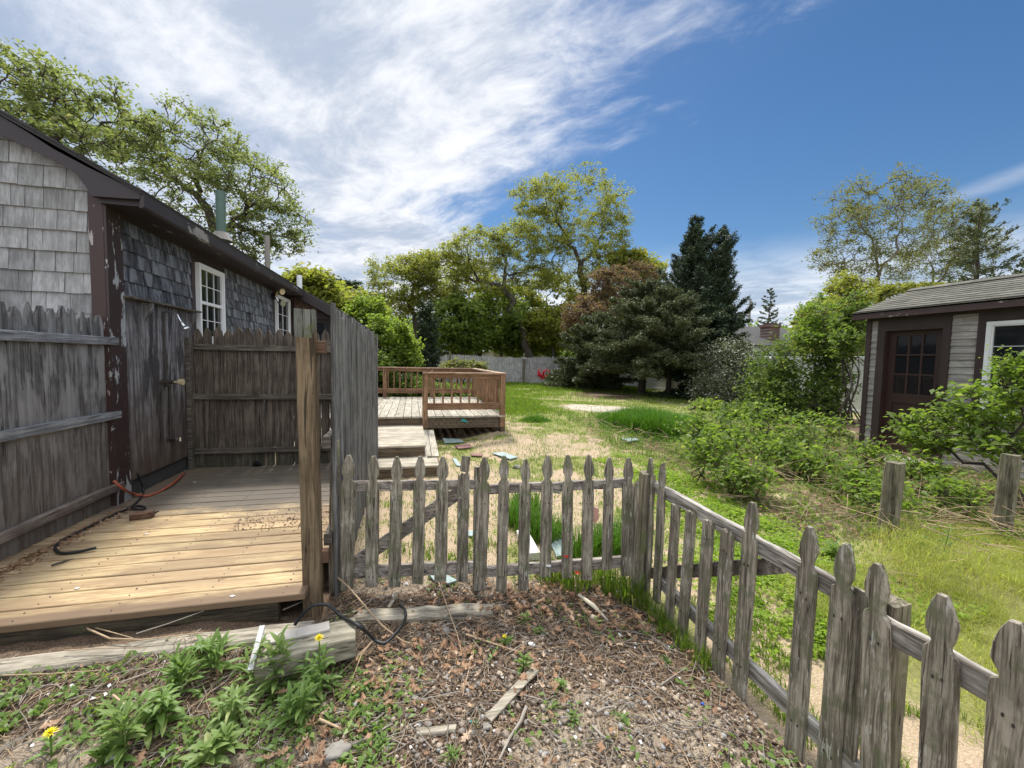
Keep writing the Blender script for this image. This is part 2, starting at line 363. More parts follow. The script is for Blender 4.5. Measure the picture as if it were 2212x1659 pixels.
def qmesh(name, V, F, mat, parent=None, loc=None, smooth=False, off=None):
    """numpy verts (n,3), faces (m,k)"""
    V = np.asarray(V, np.float32); F = np.asarray(F, np.int32); k = F.shape[1]
    if parent is not None: V = V-np.array(parent.location, np.float32)
    elif loc is not None: V = V-np.array(loc, np.float32)
    me = bpy.data.meshes.new(name); me.vertices.add(len(V)); me.vertices.foreach_set('co', V.ravel())
    me.loops.add(F.size); me.loops.foreach_set('vertex_index', F.ravel()); me.polygons.add(len(F))
    me.polygons.foreach_set('loop_start', np.arange(len(F), dtype=np.int32)*k); me.update(calc_edges=True)
    if smooth: me.polygons.foreach_set('use_smooth', np.ones(len(F), bool))
    return link(name, me, mat, parent, loc if parent is None else None)
def rand_unit(n, rg):
    v_ = rg.normal(size=(n,3)); return v_/np.linalg.norm(v_,axis=1,keepdims=True)
def leaves(P, size, rg, up=.6, wid=.45, fold=.18, Dir=None):
    """diamond leaves at points P"""
    n = len(P); nrm = rand_unit(n, rg); nrm[:,2] = np.abs(nrm[:,2])+up; nrm /= np.linalg.norm(nrm,axis=1,keepdims=True)
    a = rand_unit(n, rg) if Dir is None else Dir+.35*rand_unit(n, rg)
    a -= nrm*np.sum(a*nrm,axis=1,keepdims=True); a /= np.maximum(1e-6,np.linalg.norm(a,axis=1,keepdims=True)); c = np.cross(nrm,a)
    s_ = (size*rg.uniform(.6,1.3,n))[:,None]
    V = np.stack([P-a*s_*.5, P+c*s_*wid*.5+nrm*s_*fold-a*s_*.05, P+a*s_*.5, P-c*s_*wid*.5+nrm*s_*fold*.8-a*s_*.05],1).reshape(-1,3)
    F = np.arange(4*n).reshape(n,4); return V, F

# ------------------------------------------------------------------ GROUND
def axis_(near0, near1, step, far0, far1, k=1.16):
    a = list(np.arange(near0, near1, step)); s_ = step; x = near1
    while x < far1: a.append(x); s_ *= k; x += s_
    a.append(far1); s_ = step; x = near0-step; l = []
    while x > far0: l.append(x); s_ *= k; x -= s_
    l.append(far0); return np.array(l[::-1]+a)
gx = axis_(-3.6, 6.5, .026, -400, 400, 1.06); gy = axis_(.4, 7.5, .024, -60, 900, 1.04)
XX, YY = np.meshgrid(gx, gy, indexing='ij'); ZZ = gz(XX, YY)
near = np.exp(-np.maximum(0, np.hypot(XX,YY)-6)/4)
ZZ = ZZ+near*((fbm(XX*14, YY*14, 3)-.5)*.022+(vn(XX*45,YY*45)-.5)*.008)
nx, ny = XX.shape
idx = np.arange(nx*ny).reshape(nx,ny)
F = np.stack([idx[:-1,:-1],idx[1:,:-1],idx[1:,1:],idx[:-1,1:]],-1).reshape(-1,4)
# cover map: what the ground is made of.   R sand, G green, B mulch
def cover(x, y):
    n = fbm(x*1.3, y*1.3, 4); n2 = fbm(x*4+40, y*4, 3)
    fg = 1-sst(y+.25*(n-.5)+.21*x, 2.62, 2.95)                    # in front of the gate
    fg = fg*(1-sst(x+.2*(n-.5), 1.36, 1.52))
    yard = 1-fg
    green = sst(n*.65+n2*.35+.02*(y-4)+.05*sst(y,8,13)+.16*sst(x,1.6,3.4), .50, .66)*yard
    green = np.maximum(green, sst(y+3*(n-.5), 12.5, 17)*.8)
    green = np.maximum(green, .40*yard*sst(n2,.25,.5)); green = np.maximum(green, yard*sst(x+.4*(n-.5),2.0,2.5)*(1-sst(y,3.2,4.2))*.9)
    path = np.exp(-((x-5.4-.25*(y-10))/1.6)**2-((y-11.2)/1.3)**2)          # pale sandy patch
    green = green*(1-sst(path,.25,.6))
    green = np.maximum(green, .45*sst(n2,.5,.7)*(1-sst(y,1.2,1.9))*(1-sst(x,-.9,-.2))*fg)
    mul = fg*sst(n*.4+n2*.6+.25*(1-sst(np.abs(y-2.1+.15*x),.2,.6)), .42, .62)
    mul = np.maximum(mul, sst(x-.15*(y-3),3.0,3.7)*sst(y+.15*x,2.9,3.4)*(1-sst(y,8.5,10))*sst(n2,.2,.45)*.95)
    mul = np.maximum(mul, np.exp(-((x-8.2)/1.9)**2-((y-16.5)/2.2)**2))
    under = (x<1.75)*(y>7.5)*(x>-2.5)*(y<11); mul = np.where(under, .8, mul)
    return 1-fg, green, mul, path
R_, G_, B_, P_ = cover(XX, YY)
ground = qmesh('ground', np.stack([XX,YY,ZZ],-1).reshape(-1,3), F, None, smooth=True)
ca = ground.data.color_attributes.new('cover', 'FLOAT_COLOR', 'POINT')
ca.data.foreach_set('color', np.stack([R_,G_,B_,P_],-1).astype(np.float32).ravel())
m, b = newmat('ground soil'); at = b('ShaderNodeAttribute', {'attribute_name':'cover'}); cs = b('ShaderNodeSeparateColor', None, Color=at.outputs['Color'])
co = b('ShaderNodeTexCoord').outputs['Object']
na = b.noise(co, 22., 6, .7); nb = b.noise(co, 140., 4, .7); nc = b.noise(co, 3., 5, .6)
sand = b.mix(na, (.36,.27,.175), (.62,.49,.35)); sand = b.mix(b.ss(nb,.35,.65), tuple([.30,.22,.145]), sand)
soil = b.mix(b.ss(nb,.3,.7), (.095,.072,.052), (.33,.265,.195)); soil = b.mix(b.ss(nc,.4,.65), soil, b.mix(nb, (.22,.18,.13), (.46,.38,.29)))
mulch = b.mix(b.ss(nb,.3,.7), (.045,.031,.022), (.22,.155,.105))
col = b.mix(cs.outputs[0], soil, sand)
gm = b.ss(b.math('ADD', b.math('MULTIPLY', cs.outputs[1], .9), b.math('MULTIPLY', b.math('SUBTRACT', b.noise(co, 34., 5, .75), .5), 1.3)), .35, .62)
col = b.mix(b.math('MULTIPLY', gm, .8), col, b.mix(nb, (.14,.16,.04), (.29,.29,.10)))
mm = b.ss(b.math('ADD', cs.outputs[2], b.math('MULTIPLY', b.math('SUBTRACT', na, .5), 1.)), .4, .65)
col = b.mix(mm, col, mulch)
col = b.mix(b.ss(b.math('ADD', at.outputs['Alpha'], b.math('MULTIPLY', b.math('SUBTRACT', nc, .5), 1.2)), .35, .7, 0, .85), col, b.mix(na, (.33,.29,.24), (.52,.48,.41)))
finish(b, col, .95, b.math('ADD', na, b.math('MULTIPLY', nb, .5)), .7, .015, Specular_IOR_Level=.15)
ground.data.materials.append(m); tagp(ground, kind='structure')

# ------------------------------------------------------------------ SHINGLE WALLS
def shingles(mb, org, h, n, L0, L1, z0, z1, expo, top=None, wmin=.085, wmax=.2, butt=.013):
    """courses of separate shingles on a wall: org + h*l + up*z, n is outward"""
    org = np.asarray(org,float); h = np.asarray(h,float); n = np.asarray(n,float); z = z0; up = np.array([0,0,1.])
    while z < z1-.02:
        l = L0-rnd.uniform(0,wmin); zt = min(z+expo*1.12, z1)
        while l < L1:
            w_ = rnd.uniform(wmin,wmax); a, c = max(l+.0024,L0), min(l+w_-.0024,L1); l += w_
            if c-a < .015: continue
            zb = z+rnd.uniform(-.003,.003); bt = butt*rnd.uniform(.75,1.2)
            za, zc = zt, zt
            if top is not None:
                za, zc = min(zt, top(a)), min(zt, top(c))
                if min(za,zc) < zb+.012:
                    if max(za,zc) < zb+.02: continue
                    za, zc = max(za, zb+.004), max(zc, zb+.004)
            P = lambda l_, z_, d: org+h*l_+up*z_+n*d
            mb.add([P(a,zb,.0),P(c,zb,.0),P(c,zb,bt),P(a,zb,bt),P(a,za,.0),P(c,zc,.0),P(c,zc,.003),P(a,za,.003)],
                   [(0,1,2,3),(3,2,6,7),(0,3,7,4),(1,5,6,2),(4,7,6,5)])
        z += expo
# ------------------------------------------------------------------ LEFT HOUSE
WX, CY0 = -2.5, 4.18            # side wall plane, front corner
house = thing('shingle_house', 'weathered grey shingle cottage with dark maroon trim and long low eave on the left', 'house', (WX, CY0, 0))
SL = .555
def roofz(x): return 2.83+(-2.2-x)*SL
mb = MB(); mb.box(-8.5, WX-.02, CY0+.02, 14.0, -.2, 2.93)
loop = [(-8.5,0,2.9),(WX-.02,0,2.93),(-5.35,0,roofz(-5.35)-.05)]
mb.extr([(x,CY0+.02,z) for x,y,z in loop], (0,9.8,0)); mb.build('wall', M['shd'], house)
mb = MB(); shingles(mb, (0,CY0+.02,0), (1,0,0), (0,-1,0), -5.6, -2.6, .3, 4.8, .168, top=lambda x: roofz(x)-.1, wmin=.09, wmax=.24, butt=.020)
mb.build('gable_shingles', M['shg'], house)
mb = MB(); mb.box(-2.598, -2.498, CY0-.025, CY0+.03, 0, 2.80); mb.build('corner_board', M['corner'], house)
mb = MB(); mb.box(-2.52, WX+.022, CY0-.022, CY0+.17, .12, 2.9); mb.build('corner_board', M['corner2'], house)
mb = MB(); mb.box(-2.52, WX+.018, CY0+.17, 9.5, 2.665, 3.0); mb.build('frieze_board', M['trimx'], house)
# rake board and boxed return, one painted piece
pts = [(0,75),(150,165),(300,262),(500,368),(650,440),(790,505),(793,545),(700,541),(515,527),(478,468),(430,405),(320,335),(160,255),(0,182)]
pp = [PY(x*.3834, 221+y*.3834, CY0-.10) for x, y in pts]
dx = pp[0]-pp[5]; ext = pp[0]+dx*1.2; ext2 = pp[-1]+dx*1.2
mb = MB(); mb.extr([ext]+pp+[ext2], (0,.045,0)); r_ = mb.build('rake_board', M['fascia'], house)
mb = MB(); mb.box(-2.50,-2.186,CY0-.055,CY0+.10,2.715,2.79); mb.build('eave_return', M['fascia'], house)
# roof: two slopes of asphalt, courses as thin steps
mb = MB(); e0, e1, rx = -2.17, -5.35, 3.2
for k in range(24):
    xa = e0-k*.137; xb = xa-.150; y0_ = CY0-.13
    n_ = np.array([SL,0,1.]); n_ /= np.linalg.norm(n_)
    A = np.array([xa,0,roofz(xa)]); B_ = np.array([xb,0,roofz(xb)])
    yy = y0_
    while yy < 14.:
        w_ = .33; c = min(yy+w_-.006, 14.)
        mb.add([A+[0,yy,0]+n_*.008, A+[0,c,0]+n_*.008, A+[0,c,0]+n_*.022, A+[0,yy,0]+n_*.022, B_+[0,yy,0]+n_*.004, B_+[0,c,0]+n_*.004, B_+[0,c,0]+n_*.012, B_+[0,yy,0]+n_*.012],
               [(0,1,2,3),(3,2,6,7),(0,3,7,4),(1,5,6,2)]); yy += w_
mb.extr([(e0,CY0-.12,roofz(e0)+.008),(e1,CY0-.12,roofz(e1)+.008),(e1-4,CY0-.12,roofz(e1)-2.2),(e1-4,CY0-.12,roofz(e1)-2.3),(e1,CY0-.12,roofz(e1)-.05),(e0,CY0-.12,roofz(e0)-.015)], (0,14,0))
roof = mb.build('roof', M['roof'], house)
mb = MB(); mb.extr([(-2.19,CY0-.10,2.80),(-2.165,CY0-.10,2.80),(-2.165,CY0-.10,2.705),(-2.185,CY0-.10,2.69),(-2.2,CY0-.10,2.69)], (0,5.15,0)); mb.box(-2.52,-2.19,CY0+.101,9.2,2.72,2.75); mb.build('fascia', M['fascia'], house)
# side wall shingle fields
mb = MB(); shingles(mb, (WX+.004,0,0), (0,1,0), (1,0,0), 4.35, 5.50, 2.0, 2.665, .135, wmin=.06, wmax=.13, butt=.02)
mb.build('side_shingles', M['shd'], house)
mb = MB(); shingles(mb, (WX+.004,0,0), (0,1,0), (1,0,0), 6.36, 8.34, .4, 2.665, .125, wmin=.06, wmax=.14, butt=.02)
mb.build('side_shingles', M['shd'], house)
mb = MB(); mb.board((WX+.035,4.33,1.985),(WX+.035,5.56,1.985),(1,0,0),.11,.022,.004,4,.002); dl = mb.build('drip_ledge', M['rail_b'], house)
for yb in (4.62,5.44):
    mb = MB(); mb.extr([(WX+.01,yb,1.97),(WX+.085,yb,1.97),(WX+.075,yb,1.90),(WX+.03,yb,1.84),(WX+.01,yb,1.76)], (0,.035,0)); mb.build('bracket', M['ply'], house)
mb = MB()
for a, c in ((4.35,4.80),(4.806,5.30),(5.306,5.52)): mb.board((WX+.006,(a+c)/2,.33+.0*a),(WX+.006,(a+c)/2,1.975),(0,1,0),c-a,.018,.002)
mb.build('plywood_panel', M['ply'], house)
mb = MB(); mb.box(-2.6,WX-.012,CY0,9.4,-.2,.36); mb.build('foundation', M['concrete'], house)
# window maker for a wall facing +X or -X
def window_x(parent, X, sgn, y0, y1, z0, z1, fw=.042, cols=3, rows=2, meet=True, name='window', mun=True):
    wd = MB(); d0, d1 = (X, X+sgn*.045) if sgn > 0 else (X+sgn*.045, X)
    wd.box(d0,d1,y0,y0+fw,z0,z1); wd.box(d0,d1,y1-fw,y1,z0,z1); wd.box(d0,d1,y0+fw,y1-fw,z1-fw,z1); wd.box(d0,d1,y0+fw,y1-fw,z0,z0+fw)
    s0, s1 = sorted((X, X+sgn*.062)); wd.box(s0,s1,y0-.02,y1+.02,z0-.035,z0-.002)
    fr = wd.build(name, M['white'], parent)
    zm = (z0+z1)/2; sb = MB(); q0, q1 = sorted((X+sgn*.008, X+sgn*.034)); t = .018
    a0, a1 = y0+fw+.002, y1-fw-.002
    if meet: sb.box(q0,q1,a0,a1,zm-.018,zm+.018)
    for zz0, zz1 in ((z0+fw,z0+fw+t),(z1-fw-t,z1-fw)): sb.box(q0,q1,a0,a1,zz0+.001,zz1-.001)
    sb.box(q0+.001,q1-.001,a0,a0+t,z0+fw+t,zm-.019); sb.box(q0+.001,q1-.001,a1-t,a1,z0+fw+t,zm-.019); sb.box(q0+.001,q1-.001,a0,a0+t,zm+.019,z1-fw-t); sb.box(q0+.001,q1-.001,a1-t,a1,zm+.019,z1-fw-t)
    m0, m1 = sorted((X+sgn*.009, X+sgn*.018))
    if mun:
        for lo, hi in ((z0+fw+t,zm-.019),(zm+.019,z1-fw-t)):
            for k in range(1,cols): y_ = a0+t+(a1-a0-2*t)*k/cols; sb.box(m0,m1,y_-.004,y_+.004,lo,hi)
            for k in range(1,rows): z_ = lo+(hi-lo)*k/rows; sb.box(m0-.001,m1+.001,a0+t,a1-t,z_-.004,z_+.004)
    sb.build('sash', M['white'], fr)
    g = MB(); p0, p1 = sorted((X+sgn*.004, X+sgn*.007)); g.box(p0,p1,a0,a1,z0+fw,z1-fw); g.build('pane', M['glass'], fr)
    return fr
mb = MB(); mb.box(WX-.01,WX+.012,5.52,6.35,.4,2.664); mb.build('window_casing', M['trimx'], house)
window_x(house, WX+.012, 1, 5.60, 6.27, 1.66, 2.57)
mb = MB(); mb.box(WX-.01,WX+.012,8.36,9.49,.4,2.664); mb.build('window_casing', M['trimx'], house)
window_x(house, WX+.012, 1, 8.46, 9.30, .75, 2.63, cols=2, rows=3)
# addition at the far end with its own gable piece and dark door
mb = MB(); mb.extr([(WX,9.5,0),(-1.55,9.5,0),(-1.55,9.5,2.42),(WX,9.5,2.95)], (0,4.4,0)); ad = mb.build('addition_wall', M['trim'], house)
mb = MB(); shingles(mb, (0,9.498,0), (1,0,0), (0,-1,0), -2.42, -1.66, 2.42, 2.95, .14, top=lambda x: roofz(x)-.22); mb.build('gable_shingles', M['shb'], house)
mb = MB(); mb.box(-2.45,-1.55,9.44,9.5,2.28,2.42); mb.box(-1.72,-1.55,9.45,9.5,0,2.28); mb.build('trim_board', M['trimx'], house)
mb = MB(); mb.box(-2.3,-1.78,9.46,9.5,.3,2.2); dr = mb.build('door', M['glass'], house)
n_ = np.array([SL,0,1.])
mb = MB(); mb.extr([(-2.2,9.2,roofz(-2.2)+.03),(-1.22,9.2,roofz(-1.22)+.03),(-1.22,9.2,roofz(-1.22)-.02),(-2.2,9.2,roofz(-2.2)-.02)], (0,4.8,0)); mb.build('lower_roof', M['roof'], house)
mb = MB(); mb.extr([(-2.3,9.18,roofz(-2.3)-.022),(-1.21,9.18,roofz(-1.21)-.022),(-1.21,9.18,roofz(-1.21)-.13),(-1.5,9.18,roofz(-1.4)-.16),(-1.62,9.18,roofz(-1.62)-.2),(-2.3,9.18,roofz(-2.3)-.2)], (0,.035,0)); mb.extr([(-1.25,9.22,roofz(-1.25)-.03),(-1.22,9.22,roofz(-1.25)-.03),(-1.22,9.22,roofz(-1.25)-.13),(-1.25,9.22,roofz(-1.25)-.13)], (0,4.7,0)); mb.build('rake_board', M['fascia'], house)
# pipes on the roof
def pipe_at(name, px, py0, py1, Xp, r, mat, par):
    p = PX(px, py0, Xp); q = PX(px, py1, Xp)
    mb = MB(); mb.tube([(p[0],p[1],p[2]-.3),(p[0],p[1],q[2])], r, 12); mb.build(name, M[mat], par, smooth=False)
pipe_at('vent_pipe', 478, 512, 415, -2.75, .062, 'green', house)
p = PX(478,508,-2.75); mb = MB(); mb.tube([(p[0],p[1],p[2]-.08),(p[0],p[1],p[2]+.04)],[.15,.08],12); mb.build('flashing', M['utility'], house)
pipe_at('flue_pipe', 578, 570, 510, -2.9, .05, 'utility', house)
pipe_at('vent_pipe', 647, 622, 595, -2.6, .06, 'white', house)
# security light on the corner
sl_ = thing('security_light', 'twin lamp outdoor floodlight fixed to the dark cottage wall under the eave', 'light', PX(588,640,WX+.03))
p = np.array(sl_.location); mb = MB(); mb.tube([p+[0,0,0],p+[.06,0,0]],[.055,.05],10); mb.build('base', M['black'], sl_)
for dz, dy, mt in ((.10,-.02,'cream'),(-.10,.02,'metal')):
    a = p+np.array([.05,0,0]); c = p+np.array([.10,dy,dz]); e = c+np.array([.09,-.06,-.02])
    mb = MB(); mb.tube([a,c],[.012,.012],6); mb.tube([c-(e-c)*.1,c+(e-c)*.4,c+(e-c)*.8,e],[.02,.035,.05,.055],12); mb.build('lamp', M[mt], sl_, smooth=False)
# outdoor shower plumbing on the plywood
sh = thing('outdoor_shower', 'outdoor shower pipes with small chrome head and cream valve handle on stained plywood', 'shower', (WX+.02, 5.05, .4))
P0 = lambda x, y: PX(x*.4444, 634+y*.4444, WX+.035)
a = P0(795,88); mb = MB(); mb.tube([P0(795,92),P0(800,250),P0(808,415),P0(808,440)],.011,8); mb.tube([P0(825,440),P0(828,560),P0(830,705)],.011,8)
mb.tube([P0(792,432),P0(788,520),P0(782,600),P0(790,715)],.009,8); mb.tube([P0(785,430),P0(840,430)],.018,8); mb.tube([P0(800,415),P0(810,448)],.022,8); mb.tube([P0(815,705),P0(850,708)],.014,8); mb.build('pipe', M['iron'], sh)
a = P0(795,90); hd = PX(886*.4444,634+148*.4444,WX+.22)
mb = MB(); mb.tube([a,a+[.07,.0,.01],PX(862*.4444,634+105*.4444,WX+.17),hd],.009,8); mb.build('shower_arm', M['metal'], sh, smooth=True)
dd = uni(np.array([.5,.1,-1.])); mb = MB(); mb.tube([hd-dd*.01,hd+dd*.025,hd+dd*.045,hd+dd*.06],[.013,.018,.034,.036],12); mb.build('shower_head', M['metal'], sh)
v_ = P0(838,430); mb = MB(); mb.tube([v_,v_+[.05,0,0],v_+[.06,0,0],v_+[.10,0,0]],[.009,.009,.03,.036],10); mb.build('valve_handle', M['cream'], sh)
v_ = P0(850,708); mb = MB(); mb.tube([v_,v_+[.06,0,.0]],.011,8); mb.tube([v_+[.05,0,-.02],v_+[.05,0,.02]],.016,8); mb.build('tap', M['metal'], sh)

# ------------------------------------------------------------------ SHOWER PLATFORM
plat = thing('shower_platform', 'low wooden platform of yellow tan planks in front of the plywood shower wall', 'deck', (-1.5, 3.9, 0))
PZ = .17; y = 2.41
m, b = newmat('platform planks'); co = b('ShaderNodeTexCoord').outputs['Object']; isl = b('ShaderNodeNewGeometry').outputs['Random Per Island']
v0 = b.vmath('ADD', co, b('ShaderNodeCombineXYZ', None, X=b.math('MULTIPLY', isl, 31.), Y=0., Z=0.).outputs[0])
vg = b.vmath('MULTIPLY', v0, (.06,1,1)); g1_ = b.noise(vg, 110., 5, .6, .6); g2 = b.noise(vg, 26., 4, .6, .8); bl = b.noise(b.vmath('MULTIPLY', co, (.5,1,1)), 3.2, 5, .65)
gf = b.math('ADD', b.math('MULTIPLY', g1_, .5), b.math('MULTIPLY', g2, .5))
c = b.mix(b.ss(gf, .41, .58), (.33,.225,.115), (.52,.40,.22)); ck = b.noise(vg, 70., 3, .5, .5); c = b.mix(b.ss(ck,.63,.67,0,.4), c, (.14,.085,.04))
c = b.mix(b.ss(bl, .44, .60, 0, .65), c, (.25,.17,.10)); c = b.mix(b.ss(b.noise(b.vmath('MULTIPLY', v0, (.25,1,1)), 19., 5, .7), .60, .70, 0, .7), c, (.17,.11,.06))
br = b.math('ADD', b.math('MULTIPLY', isl, .5), .75); c = b.mix(1., c, b('ShaderNodeCombineXYZ', None, X=br, Y=br, Z=br).outputs[0], 'MULTIPLY')
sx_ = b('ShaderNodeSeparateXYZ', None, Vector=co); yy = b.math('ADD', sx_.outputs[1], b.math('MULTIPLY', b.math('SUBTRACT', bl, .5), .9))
grey = b.mix(gf, (.055,.048,.040), (.15,.132,.11)); c = b.mix(b.ss(yy, -.22, .12, 0, .92), c, grey)  # back boards: damp grey, with the back fence's shade deepened in the colour
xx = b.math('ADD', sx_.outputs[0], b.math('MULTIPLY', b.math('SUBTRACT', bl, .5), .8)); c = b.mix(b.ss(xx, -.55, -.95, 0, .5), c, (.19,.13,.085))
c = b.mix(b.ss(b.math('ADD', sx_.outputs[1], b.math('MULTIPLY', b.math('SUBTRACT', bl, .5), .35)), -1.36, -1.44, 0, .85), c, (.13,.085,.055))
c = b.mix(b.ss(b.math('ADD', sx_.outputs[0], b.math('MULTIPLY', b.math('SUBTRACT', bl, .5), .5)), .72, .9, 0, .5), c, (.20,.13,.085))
vo = b('ShaderNodeTexVoronoi', None, Vector=b.vmath('MULTIPLY', v0, (.4,1,1)), Scale=6.).outputs[0]; c = b.mix(b.ss(vo,.08,.035,0,.7), c, (.14,.075,.03))
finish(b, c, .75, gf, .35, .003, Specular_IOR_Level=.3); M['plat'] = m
mb = MB()
for k in range(21):
    w_ = .138; yc = y+w_/2; x1 = -.585+rnd.uniform(-.006,.006)
    if k > 2: x1 = -.47
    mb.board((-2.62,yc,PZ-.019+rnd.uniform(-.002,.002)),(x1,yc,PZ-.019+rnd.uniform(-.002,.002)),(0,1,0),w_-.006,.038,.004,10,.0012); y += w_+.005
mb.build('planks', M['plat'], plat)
mb = MB()
for k in range(21):
    for xj in (-2.30,-1.90,-1.50,-1.10,-.70):
        for dy in (.035,.10): mb.tube([(xj+rnd.uniform(-.01,.01),2.41+k*.143+dy,PZ-.002),(xj,2.41+k*.143+dy,PZ+.003)],[.0028,.0028],6)
sc_o = mb.build('screw_heads', M['iron'], plat); sc_o['kind'] = 'stuff'
mb = MB(); mb.board((-2.9,2.45,.045),(-.72,2.45,.045),(0,0,1),.17,.04,.006,8,.002); mb.box(-2.6,-.6,3.9,3.94,-.1,.13); mb.box(-.66,-.62,2.6,5.4,-.1,.125); mb.build('rim_board', M['rimshade'], plat)
# ------------------------------------------------------------------ board fence helper
def pointed(mb, base, h, w_, t, u_, n_, tip=.10, blunt=.25, jit=.004):
    """vertical board with a pointed (dog-eared) top; base = bottom centre, u_ = width dir, n_ = thickness dir"""
    base = np.asarray(base,float); W = w_/2; lx = rnd.uniform(-.006,.006)
    out = [(-W,0),(W,0)]
    for k in range(1,5): out.append((W+rnd.uniform(-jit,jit)*.5, (h-tip)*k/4))
    out += [(W*.82,h-tip*.55),(W*blunt,h-rnd.uniform(0,.006)),(-W*blunt,h-rnd.uniform(0,.01)),(-W*.82,h-tip*.55)]
    for k in range(4,0,-1): out.append((-W+rnd.uniform(-jit,jit)*.5, (h-tip)*k/4))
    mb.extr([base+u_*(x+lx*z/h)+np.array([0,0,z])-n_*t/2 for x, z in out], n_*t)
# left fence
fl = thing('board_fence', 'tall dark grey pointed board fence with three rails on the left of the planks', 'fence', (-2.48, 1.5, 0))
y = 1.15; 
while y < 4.12:
    w_ = rnd.uniform(.085,.10) if y > 2.4 else rnd.uniform(.10,.13); mb = MB()
    pointed(mb, (-2.53+rnd.uniform(-.006,.006),y+w_/2,.02), 1.80+rnd.uniform(-.035,.02), w_-.012, .019, np.array([0,1.,0]), np.array([1.,0,0]), .11, .28); mb.build('picket', M['fence_l'], fl); y += w_
for z_, mt in ((1.585,'rail_l'),(.965,'rail_l'),(.32,'rail_lb')):
    mb = MB(); mb.board((-2.495,1.1,z_),(-2.495,4.25,z_+rnd.uniform(-.01,.01)),(0,0,1),.068,.045,.005,8,.002); mb.build('rail', M[mt], fl)
# back fence of the shower
fb = thing('board_fence', 'brown pointed board fence with narrow gaps closing the back of the planks', 'fence', (-1.5, 5.42, 0))
x = -2.46
while x < -.62:
    w_ = rnd.uniform(.098,.108); mb = MB(); gap = .004 if rnd.random() < .45 else .010
    pointed(mb, (x+w_/2,5.43+rnd.uniform(-.004,.004),.03), 1.79+rnd.uniform(-.03,.012), w_-gap, .018, np.array([1.,0,0]), np.array([0,1.,0]), .115, .12, .006); mb.build('picket', M['fence_b'], fb); x += w_
for z_ in (1.575,1.0,.36):
    mb = MB(); mb.board((-2.47,5.395,z_+rnd.uniform(-.01,.01)),(-.55,5.395,z_),(0,0,1),.065,.042,.005,8,.003); mb.build('rail', M['rail_b'], fb)
mb = MB(); mb.board((-2.46,5.35,.02),(-2.46,5.35,1.68),(1,0,0),.045,.07,.004,5,.001); mb.build('end_post', M['rail_b'], fb)
# right rough slat fence running away
fr = thing('slat_fence', 'tall grey rough slat fence running away from the big post beside the planks', 'fence', (-.46, 4.2, 0))
y = 2.62; k = 0
while y < 5.72:
    w_ = rnd.uniform(.062,.085); mb = MB(); t = rnd.uniform(.016,.026); hh = 1.80+rnd.uniform(-.02,.03)
    if y > 5.2: hh -= .14*(k%2)
    xo = -.455+rnd.uniform(-.007,.007); base = np.array([xo, y+w_/2, -.02])
    if k == 0: hh = 1.84
    mb.board(base, base+[rnd.uniform(-.008,.008)-.015, 0, hh], (0,1,0), w_-.003, t, .006, 7, .003, .006)
    o = mb.build('slat', M['fence_r'], fr); y += w_; k += 1
for z_ in (1.56,.98,.38):
    mb = MB(); mb.board((-.50,2.62,z_),(-.50,5.4,z_),(0,0,1),.075,.05,.005,5,.003); mb.build('rail', M['rail_b'], fr)
pg = onG(690,1312); post = thing('fence_post', 'tall square tan fence post with greenish top at the corner of the planks', 'post', (-.562,2.54,-.1))
mb = MB(); mb.board((-.562,2.545,-.1),(-.592,2.545,1.745),(1,0,0),.098,.09,.007,10,.0015); mb.build('post_body', M['gal'], post)
m2 = wood('green aged post top', (.20,.20,.17), (.09,.095,.075), 'Z', .05, moss=.6)
mb = MB(); mb.board((-.5915,2.545,1.60),(-.5945,2.545,1.76),(1,0,0),.102,.094,.007,3,.001,.004); mb.build('post_top', m2, post)
mb = MB(); mb.board((-.54,2.56,1.55),(-.49,2.56,1.55),(0,1,0),.05,.075,.004); mb.build('rail_end', M['blockw'], post)
mb = MB(); mb.board((-.535,2.56,.31),(-.48,2.56,.31),(0,1,0),.05,.075,.004); mb.build('rail_end', M['blockw'], post)

# ------------------------------------------------------------------ PICKETS
def gothic(mb, base, top, w_, t, u_, n_, broken=False, bj=0.):
    """picket from base to top (3-d points), outline with notched neck and pointed head"""
    base = np.asarray(base,float); top = np.asarray(top,float); a = top-base; h = np.linalg.norm(a); a /= h; W = w_/2
    j = lambda s_=.0016: rnd.uniform(-s_,s_)
    if broken: prof = [(1,h-.02+j(.01)),(.55,h-j(.01)),(.1,h-.012),(-.3,h-.002),(-.7,h-.02),(-1,h-.008)]; R = [(W*p,z) for p,z in prof]; left = []
    else:
        er = rnd.uniform(.82,1.0)
        right = [(1,h-.190),(.90,h-.172),(.58,h-.160),(.52,h-.146),(.80*er,h-.132),(1.0*er,h-.116),(.88,h-.080),(.56,h-.034),(.24,h-.004)]
        er2 = rnd.uniform(.8,1.0)
        R = [(W*p+j(),z+j(.003)) for p,z in right]; left = [(-W*p*(er2 if 3 < i < 6 else 1)+j(),z+j(.003)) for i,(p,z) in reversed(list(enumerate(right)))]
    out = [(-W*.97,0+j(.006)),(W*.97,0+j(.006))]+[(W+j(),h*q) for q in (.2,.4,.6,.75)]+R+left+[(-W+j(),h*q) for q in (.75,.6,.4,.2)]
    def P(x, z, d, s_=1.): return base+u_*x*s_+a*z+n_*d
    n = len(out); cz = h/2; e = min(.003, t*.2)
    vs = []
    for d, ins in ((-t/2,1),(-t/2+e,0),(t/2-e,0),(t/2,1)):
        for x, z in out:
            sx2 = x*(1-ins*.0022/W); zc = z-(ins*.0022 if z > cz else -ins*.0022); vs.append(P(sx2, zc, d))
    fs = [tuple(range(n-1,-1,-1)), tuple(3*n+i for i in range(n))]
    for r in range(3): fs += [(r*n+i, r*n+(i+1)%n, (r+1)*n+(i+1)%n, (r+1)*n+i) for i in range(n)]
    mb.add(vs, fs)
